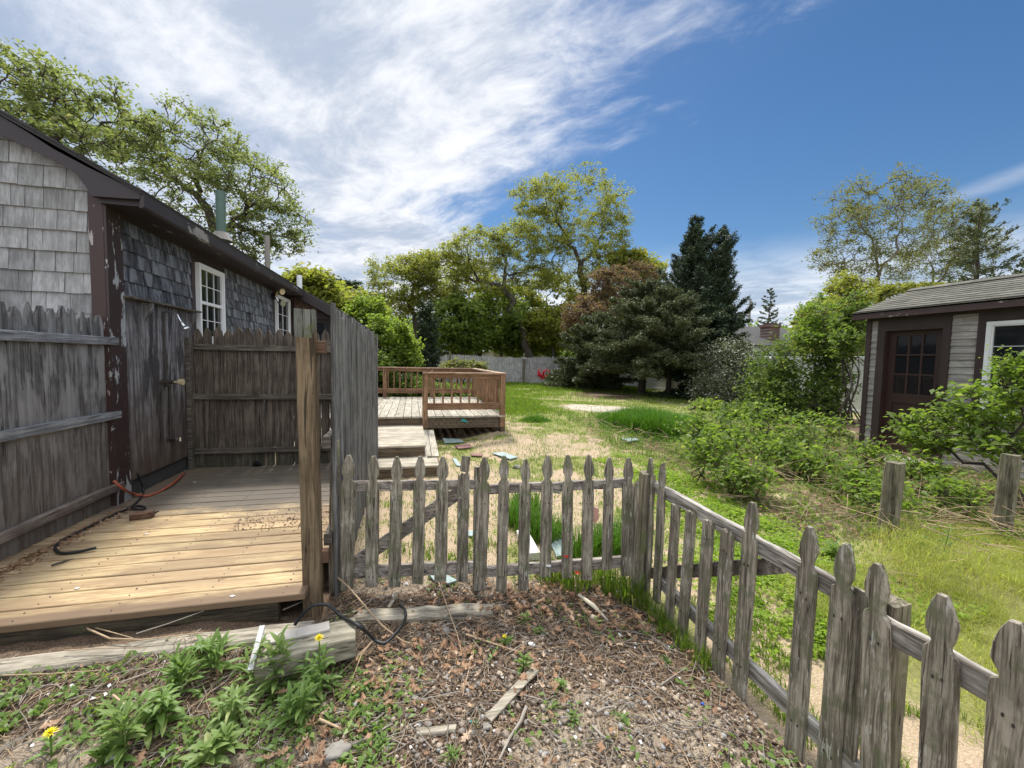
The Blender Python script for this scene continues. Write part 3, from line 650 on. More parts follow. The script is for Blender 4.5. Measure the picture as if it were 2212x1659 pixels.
def nails(par, base, top, zs, u_, n_, t=.019, r=.0032):
    for z in zs:
        f = (z-base[2])/(top[2]-base[2]); c = base+(top-base)*f+n_*(t/2+.0008)
        for s_ in (-.012,.012):
            q = c+u_*(s_+rnd.uniform(-.003,.003))+np.array([0,0,rnd.uniform(-.008,.008)]); mb = MB()
            mb.extr([q+u_*r*math.cos(k*math.pi/4)+np.array([0,0,1.])*r*1.9*math.sin(k*math.pi/4) for k in range(8)], n_*.0015); mb.build('nail', M['iron'], par)
# front line: gate and short section
A = np.array([-.40,2.68]); Bc = np.array([1.43,2.30]); fd = uni(np.array([*(Bc-A),0])); fn = np.array([fd[1],-fd[0],0])   # fn towards camera
Z4 = lambda x, y: (737+x*.3333, 737+y*.3333)
def FP(x, y, off=0.): px, py = Z4(x,y); a = A+fn[:2]*off; c = Bc+fn[:2]*off; return PL(px,py,a,c)
gate = thing('picket_gate', 'weathered picket gate with diagonal brace, hung beside the tall grey slat fence', 'gate', (-.1,2.62,0))
fence_f = thing('picket_fence', 'short row of weathered grey brown pickets between gate and dark corner post', 'fence', (.9,2.42,0))
fence_r = thing('picket_fence', 'long leaning picket fence coming toward the viewer on the right, some picket tops broken off', 'fence', (1.5,1.4,0))
for i, (xt, yt, xb, yb, w_) in enumerate([(48,735,35,1605,.088),(210,740,195,1595,.080),(362,745,345,1590,.076),(512,740,495,1570,.074),(660,742,642,1560,.077),(795,850,783,1560,.073)]):
    mb = MB(); gothic(mb, FP(xb,yb,.022), FP(xt,yt,.022), w_, .018, fd, fn, broken=(i==5)); mb.build('picket', M['picket'], gate); nails(gate, FP(xb,yb,.022), FP(xt,yt,.022), (.62,.115), fd, fn, .018)
mb = MB(); mb.board(FP(797,843,.024),FP(812,742,.024),fd,.056,.018,.003,3,.001,.004); o = mb.build('picket_top', M['picket'], gate); o['label'] = 'snapped picket top tilted to the right'
mb = MB(); mb.board(FP(-40,640,.005),FP(-50,1620,.005),fd,.045,.05,.004,6,.002); mb.build('hinge_stile', M['picket'], gate)
mb = MB(); mb.board(FP(30,940),FP(868,926),(0,0,1),.062,.025,.003,8,.002); mb.build('rail', M['prail'], gate)
mb = MB(); mb.board(FP(30,1497),FP(858,1462),(0,0,1),.078,.028,.003,8,.002); mb.build('rail', M['prail'], gate)
mb = MB(); mb.board(FP(70,1450,-.028),FP(775,970,-.028),(0,0,1),.085,.024,.003,6,.002); mb.build('brace', M['prail'], gate)
for i, (xt, yt, xb, yb, w_) in enumerate([(930,748,898,1612,.078),(1058,738,1037,1622,.070),(1195,760,1180,1615,.072),(1338,737,1322,1530,.075),(1470,735,1462,1530,.070),(1606,732,1590,1550,.072),(1738,753,1722,1480,.066),(1862,753,1850,1520,.074)]):
    mb = MB(); gothic(mb, FP(xb,yb,.022), FP(xt,yt,.022), w_, .018, fd, fn); mb.build('picket', M['picket'], fence_f); nails(fence_f, FP(xb,yb,.022), FP(xt,yt,.022), (.60,.12), fd, fn, .018)
mb = MB(); mb.board(FP(872,1610,-.02),FP(882,812,-.02),fd,.04,.05,.004,6,.002); mb.build('gate_post', M['picket'], fence_f)
mb = MB(); mb.board(FP(880,962),FP(1350,942),(0,0,1),.058,.03,.004,6,.003); mb.board(FP(1350,943),FP(1880,918),(0,0,1),.058,.03,.004,6,.004); mb.build('rail', M['prail'], fence_f)
mb = MB(); mb.board(FP(930,1492),FP(1860,1425),(0,0,1),.07,.03,.004,10,.002); mb.build('rail', M['prail'], fence_f)
cp = thing('fence_post', 'dark split square corner post standing between the two picket runs', 'post', (1.44,2.27,0))
mb = MB(); mb.board((1.455,2.29,-.15),(1.470,2.30,.795),fd,.085,.085,.006,8,.003,.01); mb.build('post_body', M['post'], cp)
mb = MB(); mb.board((1.385,2.275,-.1),(1.39,2.28,.74),fd,.03,.03,.004,6,.004,.02); mb.build('splinter', M['picket'], cp)
# right run, plane X about 1.5
RXp = 1.47; ud = np.array([0,1.,0]); nd = np.array([-1.,0,0])
Z6 = lambda x, y: (1327+x*.4444, 922+y*.4444)
RP = lambda x, y, X=RXp: PX(*Z6(x,y), X)
run = [(178,147,152,790,.062,0),(236,175,205,850,.066,0),(300,372,265,955,.07,1),(375,405,330,1010,.072,1),(460,448,413,1110,.074,1),(553,502,498,1245,.076,1),(675,362,600,1350,.078,0)]
def rfp(yw, ztop, zbot, lean, w_, br):
    mb = MB(); gothic(mb, (RXp,yw-lean,zbot), (RXp+.01,yw,ztop), w_, .019, ud, nd, broken=bool(br)); mb.build('picket', M['picket'], fence_r)
for xt, yt, xb, yb, w_, br in run:
    t_ = RP(xt,yt); bo = RP(xb,yb); mb = MB(); gothic(mb, bo, t_, w_, .019, ud, nd, broken=bool(br)); mb.build('picket', M['picket'], fence_r); nails(fence_r, bo, t_, (.60,.12), ud, nd)
for (xt, yt, w_, xb) in [(955,480,.078,868),(1130,562,.076,1040),(1282,655,.078,1265),(1602,805,.080,1565),(1955,940,.084,1915)]:
    t_ = RP(xt,yt); bo = RP(xb,1655); a_ = bo-t_; bo = t_+a_*((-.14-t_[2])/a_[2]) if a_[2] < -.01 else bo
    mb = MB(); gothic(mb, bo, t_, w_, .019, ud, nd); mb.build('picket', M['picket'], fence_r); nails(fence_r, bo, t_, (.62,.10), ud, nd)
for (yw, zt) in [(.53,.87),(.40,.88)]: rfp(yw, zt, -.14, 0, .088, 0)
RX2 = RXp+.03
tr = [RP(190,285,RX2), RP(640,540,RX2), RP(1200,860,RX2)]
mb = MB(); mb.board(tr[0],tr[2],(0,0,1),.072,.034,.004,12,.003); mb.build('rail', M['praily'], fence_r)
q0 = RP(1180,900,RX2+.004); q1 = RP(1850,1275,RX2+.004); q2 = q1+(q1-q0)*1.0
mb = MB(); mb.board(q0,q2,(0,0,1),.075,.034,.004,12,.003,.006); mb.build('rail', M['praily'], fence_r)
b0 = RP(215,745,RX2); b1 = RP(1000,1500,RX2); b2 = b1+(b1-b0)*1.
mb = MB(); mb.board(b0,b1+(b1-b0)*.35,(0,0,1),.07,.034,.004,14,.003); mb.build('rail', M['praily'], fence_r)
mb = MB(); mb.board(RP(175,712,RX2+.03),RP(820,672,RX2+.03),(0,0,1),.07,.022,.004,8,.002); mb.build('brace', M['prail'], fence_r)
pp_ = RP(1375,900,RX2+.09)
mb = MB(); mb.board((RX2+.062,pp_[1]-.0,-.3),(RX2+.062,pp_[1]-.0,.725),(0,1,0),.078,.075,.005,7,.001,.004); mb.build('post', M['post'], fence_r)
mb = MB(); mb.board((RXp+.022,RP(1180,900)[1]+.005,-.2),(RXp+.022,RP(1180,900)[1]+.005,.74),(0,1,0),.045,.016,.003,6,.002); mb.build('cleat', M['picket'], fence_r)

# ------------------------------------------------------------------ BROWN DECK
deck = thing('wooden_deck', 'raised deck with pale planks and reddish brown railings beyond the picket gate', 'deck', (0,9,0))
DZ = .46; mb = MB(); x = -2.0
while x < 1.66: mb.board((x+.069,7.40+rnd.uniform(-.012,.004),DZ-.016),(x+.069,11.1,DZ-.016),(1,0,0),.136,.032,.004,6,.001); x += .142
mb.build('planks', M['decktop'], deck)
mb = MB(); mb.board((-2.1,7.45,DZ-.13),(1.70,7.45,DZ-.13),(0,0,1),.195,.04,.005,6,.001); mb.build('rim_board', M['rim'], deck)
mb = MB(); mb.board((1.675,7.48,DZ-.13),(1.675,11.1,DZ-.13),(0,0,1),.195,.04,.005,6,.001); mb.box(-2.1,1.65,11.06,11.1,DZ-.23,DZ-.035); mb.build('rim_board', M['rim'], deck)
M['latt'] = plain('faded lattice mark', (.155,.115,.08), .8, .3, 20)
mb = MB(); z0, z1 = DZ-.20, DZ-.065
for k in range(13):
    xa = .30+k*.105
    for s_ in (0,1):
        p0 = np.array([xa+(.13 if s_ else 0),7.4275,z0]); p1 = np.array([xa+(0 if s_ else .13),7.4275,z1]); mb.board(p0,p1,(0,1,0),.006,.022,.001)
mb.build('lattice_trim', M['latt'], deck)
mb = MB(); c0 = np.array([.93,7.424,DZ-.10])
mb.extr([c0+[-.05,0,.035],c0+[.0,0,.03],c0+[.05,0,-.005],c0+[.07,0,-.03],c0+[.02,0,-.02],c0+[-.02,0,.0],c0+[-.06,0,-.01]], (0,-.003,0)); mb.build('paint_splash', M['teal'], deck)
RH = DZ+.775
def railing(p0, p1, posts, capw=.14):
    p0 = np.array(p0,float); p1 = np.array(p1,float); d = uni(p1-p0); Lg = np.linalg.norm(p1-p0); n = np.array([-d[1],d[0],0])
    ax = 'X' if abs(d[0]) > .5 else 'Y'
    cm = M['dr'+ax]
    mb = MB(); mb.board(p0+[0,0,RH]-d*.04,p1+[0,0,RH]+d*.04,n,capw,.032,.004,5,.001); mb.build('rail_cap', M['cap'+ax], deck)
    mb = MB(); mb.board(p0+[0,0,RH-.055],p1+[0,0,RH-.055],(0,0,1),.075,.036,.003,4,.001); mb.build('top_rail', cm, deck)
    mb = MB(); mb.board(p0+[0,0,DZ+.17],p1+[0,0,DZ+.17],(0,0,1),.125,.036,.003,4,.001); mb.build('bottom_rail', cm, deck)
    k = int(Lg/.145)
    for i in range(1,k):
        c = p0+d*Lg*i/k
        if any(abs(i/k*Lg-q) < .08 for q in posts): continue
        c = c+n*.032
        mb = MB(); mb.board(c+[0,0,DZ+.10],c+[0,0,RH-.02],d,.036,.036,.003); mb.build('baluster', M['deckrail'], deck)
    for q in posts:
        c = p0+d*q; mb = MB(); mb.board(c+[0,0,DZ-.22],c+[0,0,RH-.018],d,.095,.095,.004,4,.001); mb.build('rail_post', M['deckrail'], deck)
M['drX'] = wood('brown rail board', (.33,.19,.11), (.17,.097,.056), 'X', .05, fine=.7); M['drY'] = wood('brown rail board side', (.33,.19,.11), (.17,.097,.056), 'Y', .05, fine=.7)
M['capX'] = wood('worn rail cap', (.40,.28,.19), (.24,.14,.09), 'X', .05); M['capY'] = wood('worn rail cap side', (.50,.38,.28), (.30,.19,.12), 'Y', .05)
railing((.22,7.44,0),(1.66,7.44,0),[.0,1.42])
railing((1.63,7.50,0),(1.63,11.06,0),[1.9,3.56])
railing((-2.1,11.05,0),(1.6,11.05,0),[.05,1.4,2.6])
for (x, y) in ((1.66,7.5),(.9,7.9),(-.6,7.9),(1.5,10.5)):
    mb = MB(); mb.board((x,y,-.1),(x,y,DZ-.20),(1,0,0),.09,.09,.004); mb.build('support_post', M['rim'], deck)
# steps
st = thing('wooden_steps', 'two wide pale plank steps leading up to the opening of the brown deck', 'steps', (-.4,6.4,0))
mb = MB(); y = 5.68
while y < 7.38: mb.board((-1.6,y+.068,.285),(.18,y+.068,.285),(0,1,0),.134,.03,.004,5,.001); y += .141
mb.build('upper_planks', M['decktopx'], st)
mb = MB(); y = 5.16
for k in range(4): mb.board((-1.6,y+.062,.135),(.33 if k<3 else .2,y+.062,.135),(0,1,0),.13,.03,.004,5,.001); y += .136
mb.build('lower_planks', M['decktopx'], st)
mb = MB()
for k in range(2): 
    x = .235+k*.105; mb.board((x-.02,5.75,.115-.0*k),(x-.03,7.2,.235),(1,0,0),.10,.03,.004,4,.001)
mb.build('side_planks', M['decktop'], st)
mb = MB(); mb.board((-1.6,5.69,.20),(.17,5.69,.20),(0,0,1),.13,.035,.004); mb.board((-1.6,5.18,.03),(.36,5.18,.03),(0,0,1),.17,.035,.004); mb.box(.13,.16,5.71,7.4,.02,.265); mb.box(.33,.36,5.2,5.6,-.05,.11); mb.build('riser', M['rim'], st)

# ------------------------------------------------------------------ SHED
SX = 7.9; Z7 = lambda x, y: ((1900+.49729*x)*.73733, (700+.49729*y)*.73733)
SP = lambda x, y, X=SX: PX(*Z7(x,y), X)
shed = thing('garden_shed', 'small clapboard shed with dark maroon trim and mossy grey roof on the right', 'shed', (SX,4,0))
yc0 = SP(1290,520)[1]; ys1 = SP(1318,520)[1]; ys2 = SP(1358,520)[1]; yd0 = SP(1400,560)[1]; yd1 = SP(1738,560)[1]; yd2 = SP(1785,560)[1]; yw0 = SP(1942,560)[1]; yw1 = SP(1998,560)[1]
zdt = SP(1400,545)[2]; zft = SP(1400,487)[2]; ye = 1.2
mb = MB(); mb.box(SX+.14, SX+2.3, ye, yc0-.01, -.2, 2.40); mb.extr([(SX+.14,ye,2.39),(SX+2.3,ye,2.39),(SX+1.16,ye,2.90)], (0,yc0-.01-ye,0)); mb.build('wall', M['clap'], shed)
def claps(mb, y0, y1, z0, z1, expo=.105):
    z = z0
    while z < z1-.01:
        zt = min(z+expo+.01, z1); j = rnd.uniform(-.002,.002)
        mb.add([(SX+.018,y0,z+j),(SX+.018,y1,z+j),(SX-.004,y1,z+j),(SX-.004,y0,z+j),(SX+.018,y0,zt),(SX+.018,y1,zt),(SX+.012,y1,zt),(SX+.012,y0,zt)],[(0,1,2,3),(3,2,6,7),(0,3,7,4),(1,5,6,2),(4,7,6,5)]); z += expo
mb = MB(); claps(mb, ys2, ys1, -.05, zft+.05); mb.build('clapboards', M['clap'], shed); mb = MB(); claps(mb, yw0, yd2, -.05, zft+.05); mb.build('clapboards', M['clap'], shed); mb = MB() 
yw9 = yw1-1.0; claps(mb, yw9-.16, yw0, -.05, .95); claps(mb, ye, yw9-.16, -.05, zft+.05); mb.build('clapboards', M['clap'], shed)
mb = MB(); mb.box(SX-.02,SX+.02,ys1,yc0,-.1,zft+.08); mb.box(SX+.02,SX+.16,yc0-.02,yc0,-.1,2.38); mb.build('corner_board', M['trim'], shed)
mb = MB(); mb.box(SX-.022,SX+.02,yd0,ys2,-.05,zdt); mb.box(SX-.022,SX+.02,yd2,yd1,-.05,zdt); mb.box(SX-.024,SX+.02,yd2,ys2,zdt,zft+.02); mb.box(SX-.018,SX+.02,ye,yc0-.04,zft+.02,2.40); mb.build('door_casing', M['trim'], shed)
zwt = SP(1998,490)[2]
mb = MB(); mb.box(SX-.02,SX+.02,yw1,yw0,.85,zft+.02); mb.box(SX-.02,SX+.02,yw9-.13,yw9,.85,zft+.02); mb.box(SX-.019,SX+.02,yw9,yw1,zwt,zft+.018); mb.box(SX-.03,SX+.02,yw9-.15,yw0+.02,.80,.87); mb.build('window_casing', M['trim'], shed)
window_x(shed, SX+.005, -1, yw9, yw1, .875, zwt, .05, 1, 2)
# door
zd0, zd1 = .05, zdt; dX = SX+.075; y0, y1 = yd1, yd0
mb = MB(); pa0 = SP(1700,575,dX)[1]; pa1 = SP(1462,575,dX)[1]; pz1 = SP(1460,572,dX)[2]; pz0 = SP(1450,908,dX)[2]
mb.box(dX,dX+.04,y0,pa0,zd0,zd1); mb.box(dX,dX+.04,pa1,y1,zd0,zd1); mb.box(dX,dX+.04,pa0,pa1,pz1,zd1); mb.box(dX,dX+.04,pa0,pa1,pz0-.16,pz0)
zl = zd0+.22; zmid = (zl+pz0-.16)/2
mb.box(dX,dX+.04,pa0,pa1,zd0,zl); mb.box(dX,dX+.04,pa0,pa1,zmid-.05,zmid+.05); mb.box(dX+.018,dX+.03,pa0,pa1,zl,pz0-.16)
for k in (1,2): yv = pa0+(pa1-pa0)*k/3; mb.box(dX+.003,dX+.03,yv-.014,yv+.014,pz0,pz1); zv = pz0+(pz1-pz0)*k/3; mb.box(dX+.004,dX+.029,pa0,pa1,zv-.014,zv+.014)
mb.box(dX-.07,dX+.05,y0-.0,y0+.012,zd0,zd1); mb.box(dX-.07,dX+.05,y1-.012,y1,zd0,zd1)
dr = mb.build('door', M['door'], shed)
mb = MB(); mb.box(dX+.024,dX+.03,pa0,pa1,pz0,pz1); mb.build('pane', M['glass'], dr)
kz = SP(1695,935,dX); mb = MB()
for dz in (0,.17): mb.tube([(dX,y0+.06,kz[2]+dz),(dX-.03,y0+.06,kz[2]+dz),(dX-.045,y0+.06,kz[2]+dz),(dX-.065,y0+.06,kz[2]+dz)],[.012,.012,.03,.018] if dz==0 else [.022,.022,.02,.01],10)
mb.build('door_knob', M['iron'], dr)
mb = MB(); mb.box(SX-.6,SX+.1,yd1-.15,ys2,-.05,.03); mb.build('door_step', M['decktop'], shed)
# shed roof
M['shroof'] = plain('mossy asphalt roof', (.105,.10,.08), .95, .6, 9, .8, island=.28)
rs = (2.93-2.46)/(9.04-7.72); rz = lambda x: 2.46+(x-7.72)*rs
nr = uni([-rs,0,1.]); mb = MB(); x = 7.72; k = 0
while x < 9.02:
    x2 = min(x+.155,9.05); yy = ye-.2
    while yy < yc0+.12:
        c = min(yy+.30,yc0+.12); t = .016
        A_ = np.array([x,0,rz(x)]); B_ = np.array([x2,0,rz(x2)])
        mb.add([A_+[0,yy,0]+nr*.004,A_+[0,c-.005,0]+nr*.004,A_+[0,c-.005,0]+nr*t,A_+[0,yy,0]+nr*t,B_+[0,yy,0],B_+[0,c-.005,0],B_+[0,c-.005,0]+nr*.006,B_+[0,yy,0]+nr*.006],[(0,1,2,3),(3,2,6,7),(0,3,7,4),(1,5,6,2)]); yy += .30
    x += .14; k += 1
mb.extr([(7.70,ye-.2,rz(7.70)-.001),(9.04,ye-.2,rz(9.04)-.001),(10.36,ye-.2,2.44),(10.36,ye-.2,2.40),(9.04,ye-.2,rz(9.04)-.05),(7.70,ye-.2,rz(7.70)-.03)], (0,yc0+.32-ye,0)); mb.build('roof', M['shroof'], shed)
mb = MB(); yy = ye-.2
while yy < yc0+.1:
    mb.extr([(8.93,yy,rz(8.93)+.035),(9.05,yy,rz(9.05)+.045),(9.17,yy,rz(9.05)+.005),(9.16,yy,rz(9.05)-.005),(9.05,yy,rz(9.05)+.03),(8.93,yy,rz(8.93)+.022)], (0,min(.29,yc0+.12-yy),0)); yy += .295
mb.build('ridge_cap', M['shroof'], shed)
M['shfas'] = peel('peeling maroon fascia', (.05,.028,.025), (.38,.36,.33), .62, axis='Y', scale=4.)
mb = MB(); mb.box(7.705,7.735,ye-.18,yc0+.13,2.335,2.448); mb.box(7.735,SX-.02,ye-.1,yc0+.1,2.40,2.425); mb.box(7.70,7.72,ye-.19,yc0+.14,2.425,2.452); mb.build('fascia', M['shfas'], shed)
mb = MB(); mb.extr([(7.71,yc0+.11,2.34),(7.71,yc0+.11,rz(7.71)-.03),(9.04,yc0+.11,rz(9.04)-.05),(9.04,yc0+.11,rz(9.04)-.16),(7.95,yc0+.11,2.34)], (0,.03,0)); mb.build('rake_board', M['trim'], shed)

# two old posts in the weeds
for (px, pyb, pyt, nm) in ((1915,1160,997,'short square mossy post nearest the shed door, split at its foot, standing in the weeds'),(2163,1150,980,'short square mossy post standing in dead brambles near the shed window')):
    q = G(px,pyb,.02); d_ = math.hypot(q[0],q[1]); tp = np.array([q[0],q[1],0]); 
    dep = np.dot(ray(px,pyt),[0,0,0])
    tz = PL(px,pyt,(q[0]-q[1]*.1,q[1]+q[0]*.1-.0),(q[0]+q[1]*.1,q[1]-q[0]*.1))[2]
    o = thing('old_post', nm, 'post', (q[0],q[1],-.1), 'old square posts in the weeds'); a_ = .3
    mb = MB(); mb.board((q[0],q[1],-.1),(q[0]+.035,q[1]-.0,tz),(math.cos(a_),math.sin(a_),0),.118,.118,.012,9,.002,.006); mb.build('post_body', M['post'], o)

# ------------------------------------------------------------------ FAR FENCES AND HOUSES
ff = thing('stockade_fence', 'long pale grey stockade fence across the far end of the yard', 'fence', (4,25.2,0))
x = -5.0; k = 0; restv = MB(); FY = 25.2
while x < 12.6:
    w_ = .150; h = 1.72+rnd.uniform(-.03,.03)+.05*math.sin(x*.8)
    tgt = MB() if (x > 1.0 and k < 99) else restv
    pointed(tgt, (x+w_/2,FY+.012*rnd.uniform(-1,1),-.05), h+.05, w_-.012, .02, np.array([1.,0,0]), np.array([0,1.,0]), .07, .2)
    if tgt is not restv: tgt.build('picket', M['far'], ff); k += 1
    x += w_
o = restv.build('picket_row', M['far'], ff); o['kind'] = 'stuff'
for x in (2.2,6.9,9.6):
    mb = MB(); mb.board((x,FY-.08,-.1),(x,FY-.08,1.95 if x<9 else 1.7),(1,0,0),.13,.12,.01); mb.build('post', M['post'], ff)
mb = MB(); mb.box(6.8,7.05,FY-.16,FY-.05,1.55,1.68); mb.build('post_block', M['far'], ff)
vf = thing('vinyl_fence', 'dirty white panel fence in the shade behind the cedar trunks', 'fence', (11,14,0))
yy = 6.2; xx = lambda y: 13.2-(y-6.2)*.05; k = 0
while yy < 21:
    y2 = yy+2.4; p0 = np.array([xx(yy),yy,0]); p1 = np.array([xx(y2),y2,0]); zb = .0
    mb = MB(); mb.board(p0+[0,0,.95],p1+[0,0,.95],(0,0,1),1.7,.03,.003); d_ = uni(p1-p0)
    mb.board(p0+[-.02,0,1.76],p1+[-.02,0,1.76],(0,0,1),.10,.05,.004); mb.board(p0+[-.02,0,.14],p1+[-.02,0,.14],(0,0,1),.12,.05,.004)
    mb.build('panel', M['vinyl'], vf); mb = MB(); mb.board(p0+[0,0,-.1],p0+[0,0,1.9],d_,.12,.12,.008); mb.build('post', M['vinyl'], vf); yy = y2
def gable_house(name, label, x0, x1, y0, y1, ze, zr, wm, rm, ridge='Y', extra=None):
    h = thing(name, label, 'house', ((x0+x1)/2,y0,0)); mb = MB(); mb.box(x0,x1,y0,y1,-.1,ze)
    if ridge == 'Y': mb.extr([(x0,y0,ze-.001),(x1,y0,ze-.001),((x0+x1)/2,y0,zr)], (0,y1-y0,0))
    else: mb.extr([(x0,y0,ze-.001),(x0,y1,ze-.001),(x0,(y0+y1)/2,zr)], (x1-x0,0,0))
    mb.build('wall', wm, h); mb = MB(); o_ = .25
    if ridge == 'Y':
        xm = (x0+x1)/2; s_ = (zr-ze)/(xm-x0)
        for sg, xe in ((-1,x0-o_),(1,x1+o_)): mb.extr([(xe,y0-.3,ze-o_*s_+.02),(xm,y0-.3,zr+.02),(xm,y0-.3,zr+.12),(xe,y0-.3,ze-o_*s_+.12)], (0,y1-y0+.6,0))
    else:
        ym = (y0+y1)/2; s_ = (zr-ze)/(ym-y0)
        for yee in (y0-o_, y1+o_): mb.extr([(x0-.3,yee,ze-o_*s_+.02),(x0-.3,ym,zr+.02),(x0-.3,ym,zr+.12),(x0-.3,yee,ze-o_*s_+.12)], (x1-x0+.6,0,0))
    mb.build('roof', rm, h); return h
q0 = PY(1150,757,38.); q1 = PY(1216,740,38.)
h = gable_house('far_house', 'low far house gable with a black star, seen above the grey stockade fence', 7.4, 12.6, 38, 46, 2.35, 3.45, M['sidg'], M['roofg'])
s_ = PY(1209,748,37.9); mb = MB(); pts = []
for k in range(10): a_ = math.pi/2+k*math.pi/5; r = .20 if k%2==0 else .08; pts.append(s_+[r*math.cos(a_),0,r*math.sin(a_)])
mb.extr(pts, (0,.04,0)); mb.build('star', M['black'], h)
mb = MB(); mb.box(7.3,12.7,37.85,37.98,2.30,2.42); mb.build('trim_board', M['white'], h)
h = gable_house('far_house', 'low dark roofed house just above the far stockade fence, left of the star gable', -4, 3.5, 42, 50, 1.9, 2.55, M['sidg'], M['roofg'], 'X')
# white house on the right with brick chimney
q = PY(1640,712,19.); 
h = gable_house('white_house', 'pale blue white house with a brick chimney half hidden behind the brambles', 16.0, 22.4, 16.5, 26, 2.4, 3.75, M['sidw'], M['roof'], 'X')
mb = MB(); 
for px in (1700,1780): 
    q = PY(px,800,16.45); mb.box(q[0],q[0]+.8,16.40,16.49,1.1,2.0)
mb.build('window', M['glass'], h)
c = PY(1666,722,17.6); m, b = newmat('red brick'); co = b('ShaderNodeTexCoord').outputs['Object']
bk = b('ShaderNodeTexBrick', None, Vector=b.vmath('MULTIPLY', b('ShaderNodeMapping', None, Vector=co, Rotation=(math.radians(90),0,0)).outputs[0], (1,1,1)), Color1=(.20,.08,.06,1), Color2=(.14,.06,.05,1), Mortar=(.25,.22,.2,1), Scale=1., Mortar_Size=.012, Brick_Width=.22, Row_Height=.075).outputs[0]
finish(b, bk, .9)
mb = MB(); mb.box(c[0]-.32,c[0]+.32,17.4,18.0,2.2,3.55); mb.box(c[0]-.36,c[0]+.36,17.36,18.04,3.46,3.60); mb.build('chimney', m, h)
mb = MB(); mb.box(c[0]-.2,c[0]+.2,17.5,17.9,3.55,3.68); mb.build('chimney_cap', M['concrete'], h)
pt = PY(1620,645,45.); up_ = thing('utility_pole', 'thin distant utility pole rising between the cedar and the small pine', 'pole', (pt[0],45,0))
mb = MB(); mb.tube([(pt[0],45,0),(pt[0]+.1,45,pt[2])],[.16,.12],8); mb.build('pole', M['utility'], up_)
mb = MB(); mb.board((pt[0]-.7,44.85,pt[2]-.8),(pt[0]+.8,44.85,pt[2]-.7),(0,0,1),.1,.08); mb.build('crossarm', M['utility'], up_)

# ------------------------------------------------------------------ TREES
def kmeans2(P, rg):
    i = rg.integers(len(P)); c0 = P[i]; c1 = P[np.argmax(((P-c0)**2).sum(1))]
    for _ in range(4):
        m_ = ((P-c0)**2).sum(1) < ((P-c1)**2).sum(1)
        if m_.all() or not m_.any(): break
        c0, c1 = P[m_].mean(0), P[~m_].mean(0)
    if m_.all() or not m_.any(): m_ = np.arange(len(P)) < len(P)//2
    return m_
def kink(p, q, rg, amt, n=3, sag=0.):
    d = q-p; L_ = np.linalg.norm(d); out = [p]
    for i in range(1,n): t = i/n; out.append(p+d*t+rg.normal(size=3)*amt*L_*.5+np.array([0,0,sag*L_*math.sin(math.pi*t)]))
    out.append(q); return out
def grow(mb, tips, s0, d0, P, rad, rg, minr=.012, depth=0, wig=.12, r_exp=.5):
    n = len(P)
    if n <= 2:
        for t in P:
            pts = kink(s0, t, rg, wig, 3, .04); mb.tube(pts, [max(minr,rad*.8),max(minr*.8,rad*.5),minr*.6,minr*.35], 3, False); tips.append((pts[-2],t))
        return
    c = P.mean(0); v_ = c-s0; L_ = np.linalg.norm(v_); f = .42 if depth else .5
    e = s0+v_*f+d0*L_*.10+rg.normal(size=3)*L_*.05
    pts = kink(s0, e, rg, wig, 3 if rad < .08 else 4, .03)
    m_ = kmeans2(P, rg); r1 = max(minr, rad*.86)
    mb.tube(pts, list(np.linspace(rad, r1, len(pts))), 4 if rad < .06 else 7, False)
    d = uni(pts[-1]-pts[-2])
    for sub in (P[m_], P[~m_]): grow(mb, tips, e, d, sub, max(minr, r1*(len(sub)/n)**r_exp), rg, minr, depth+1, wig, r_exp)
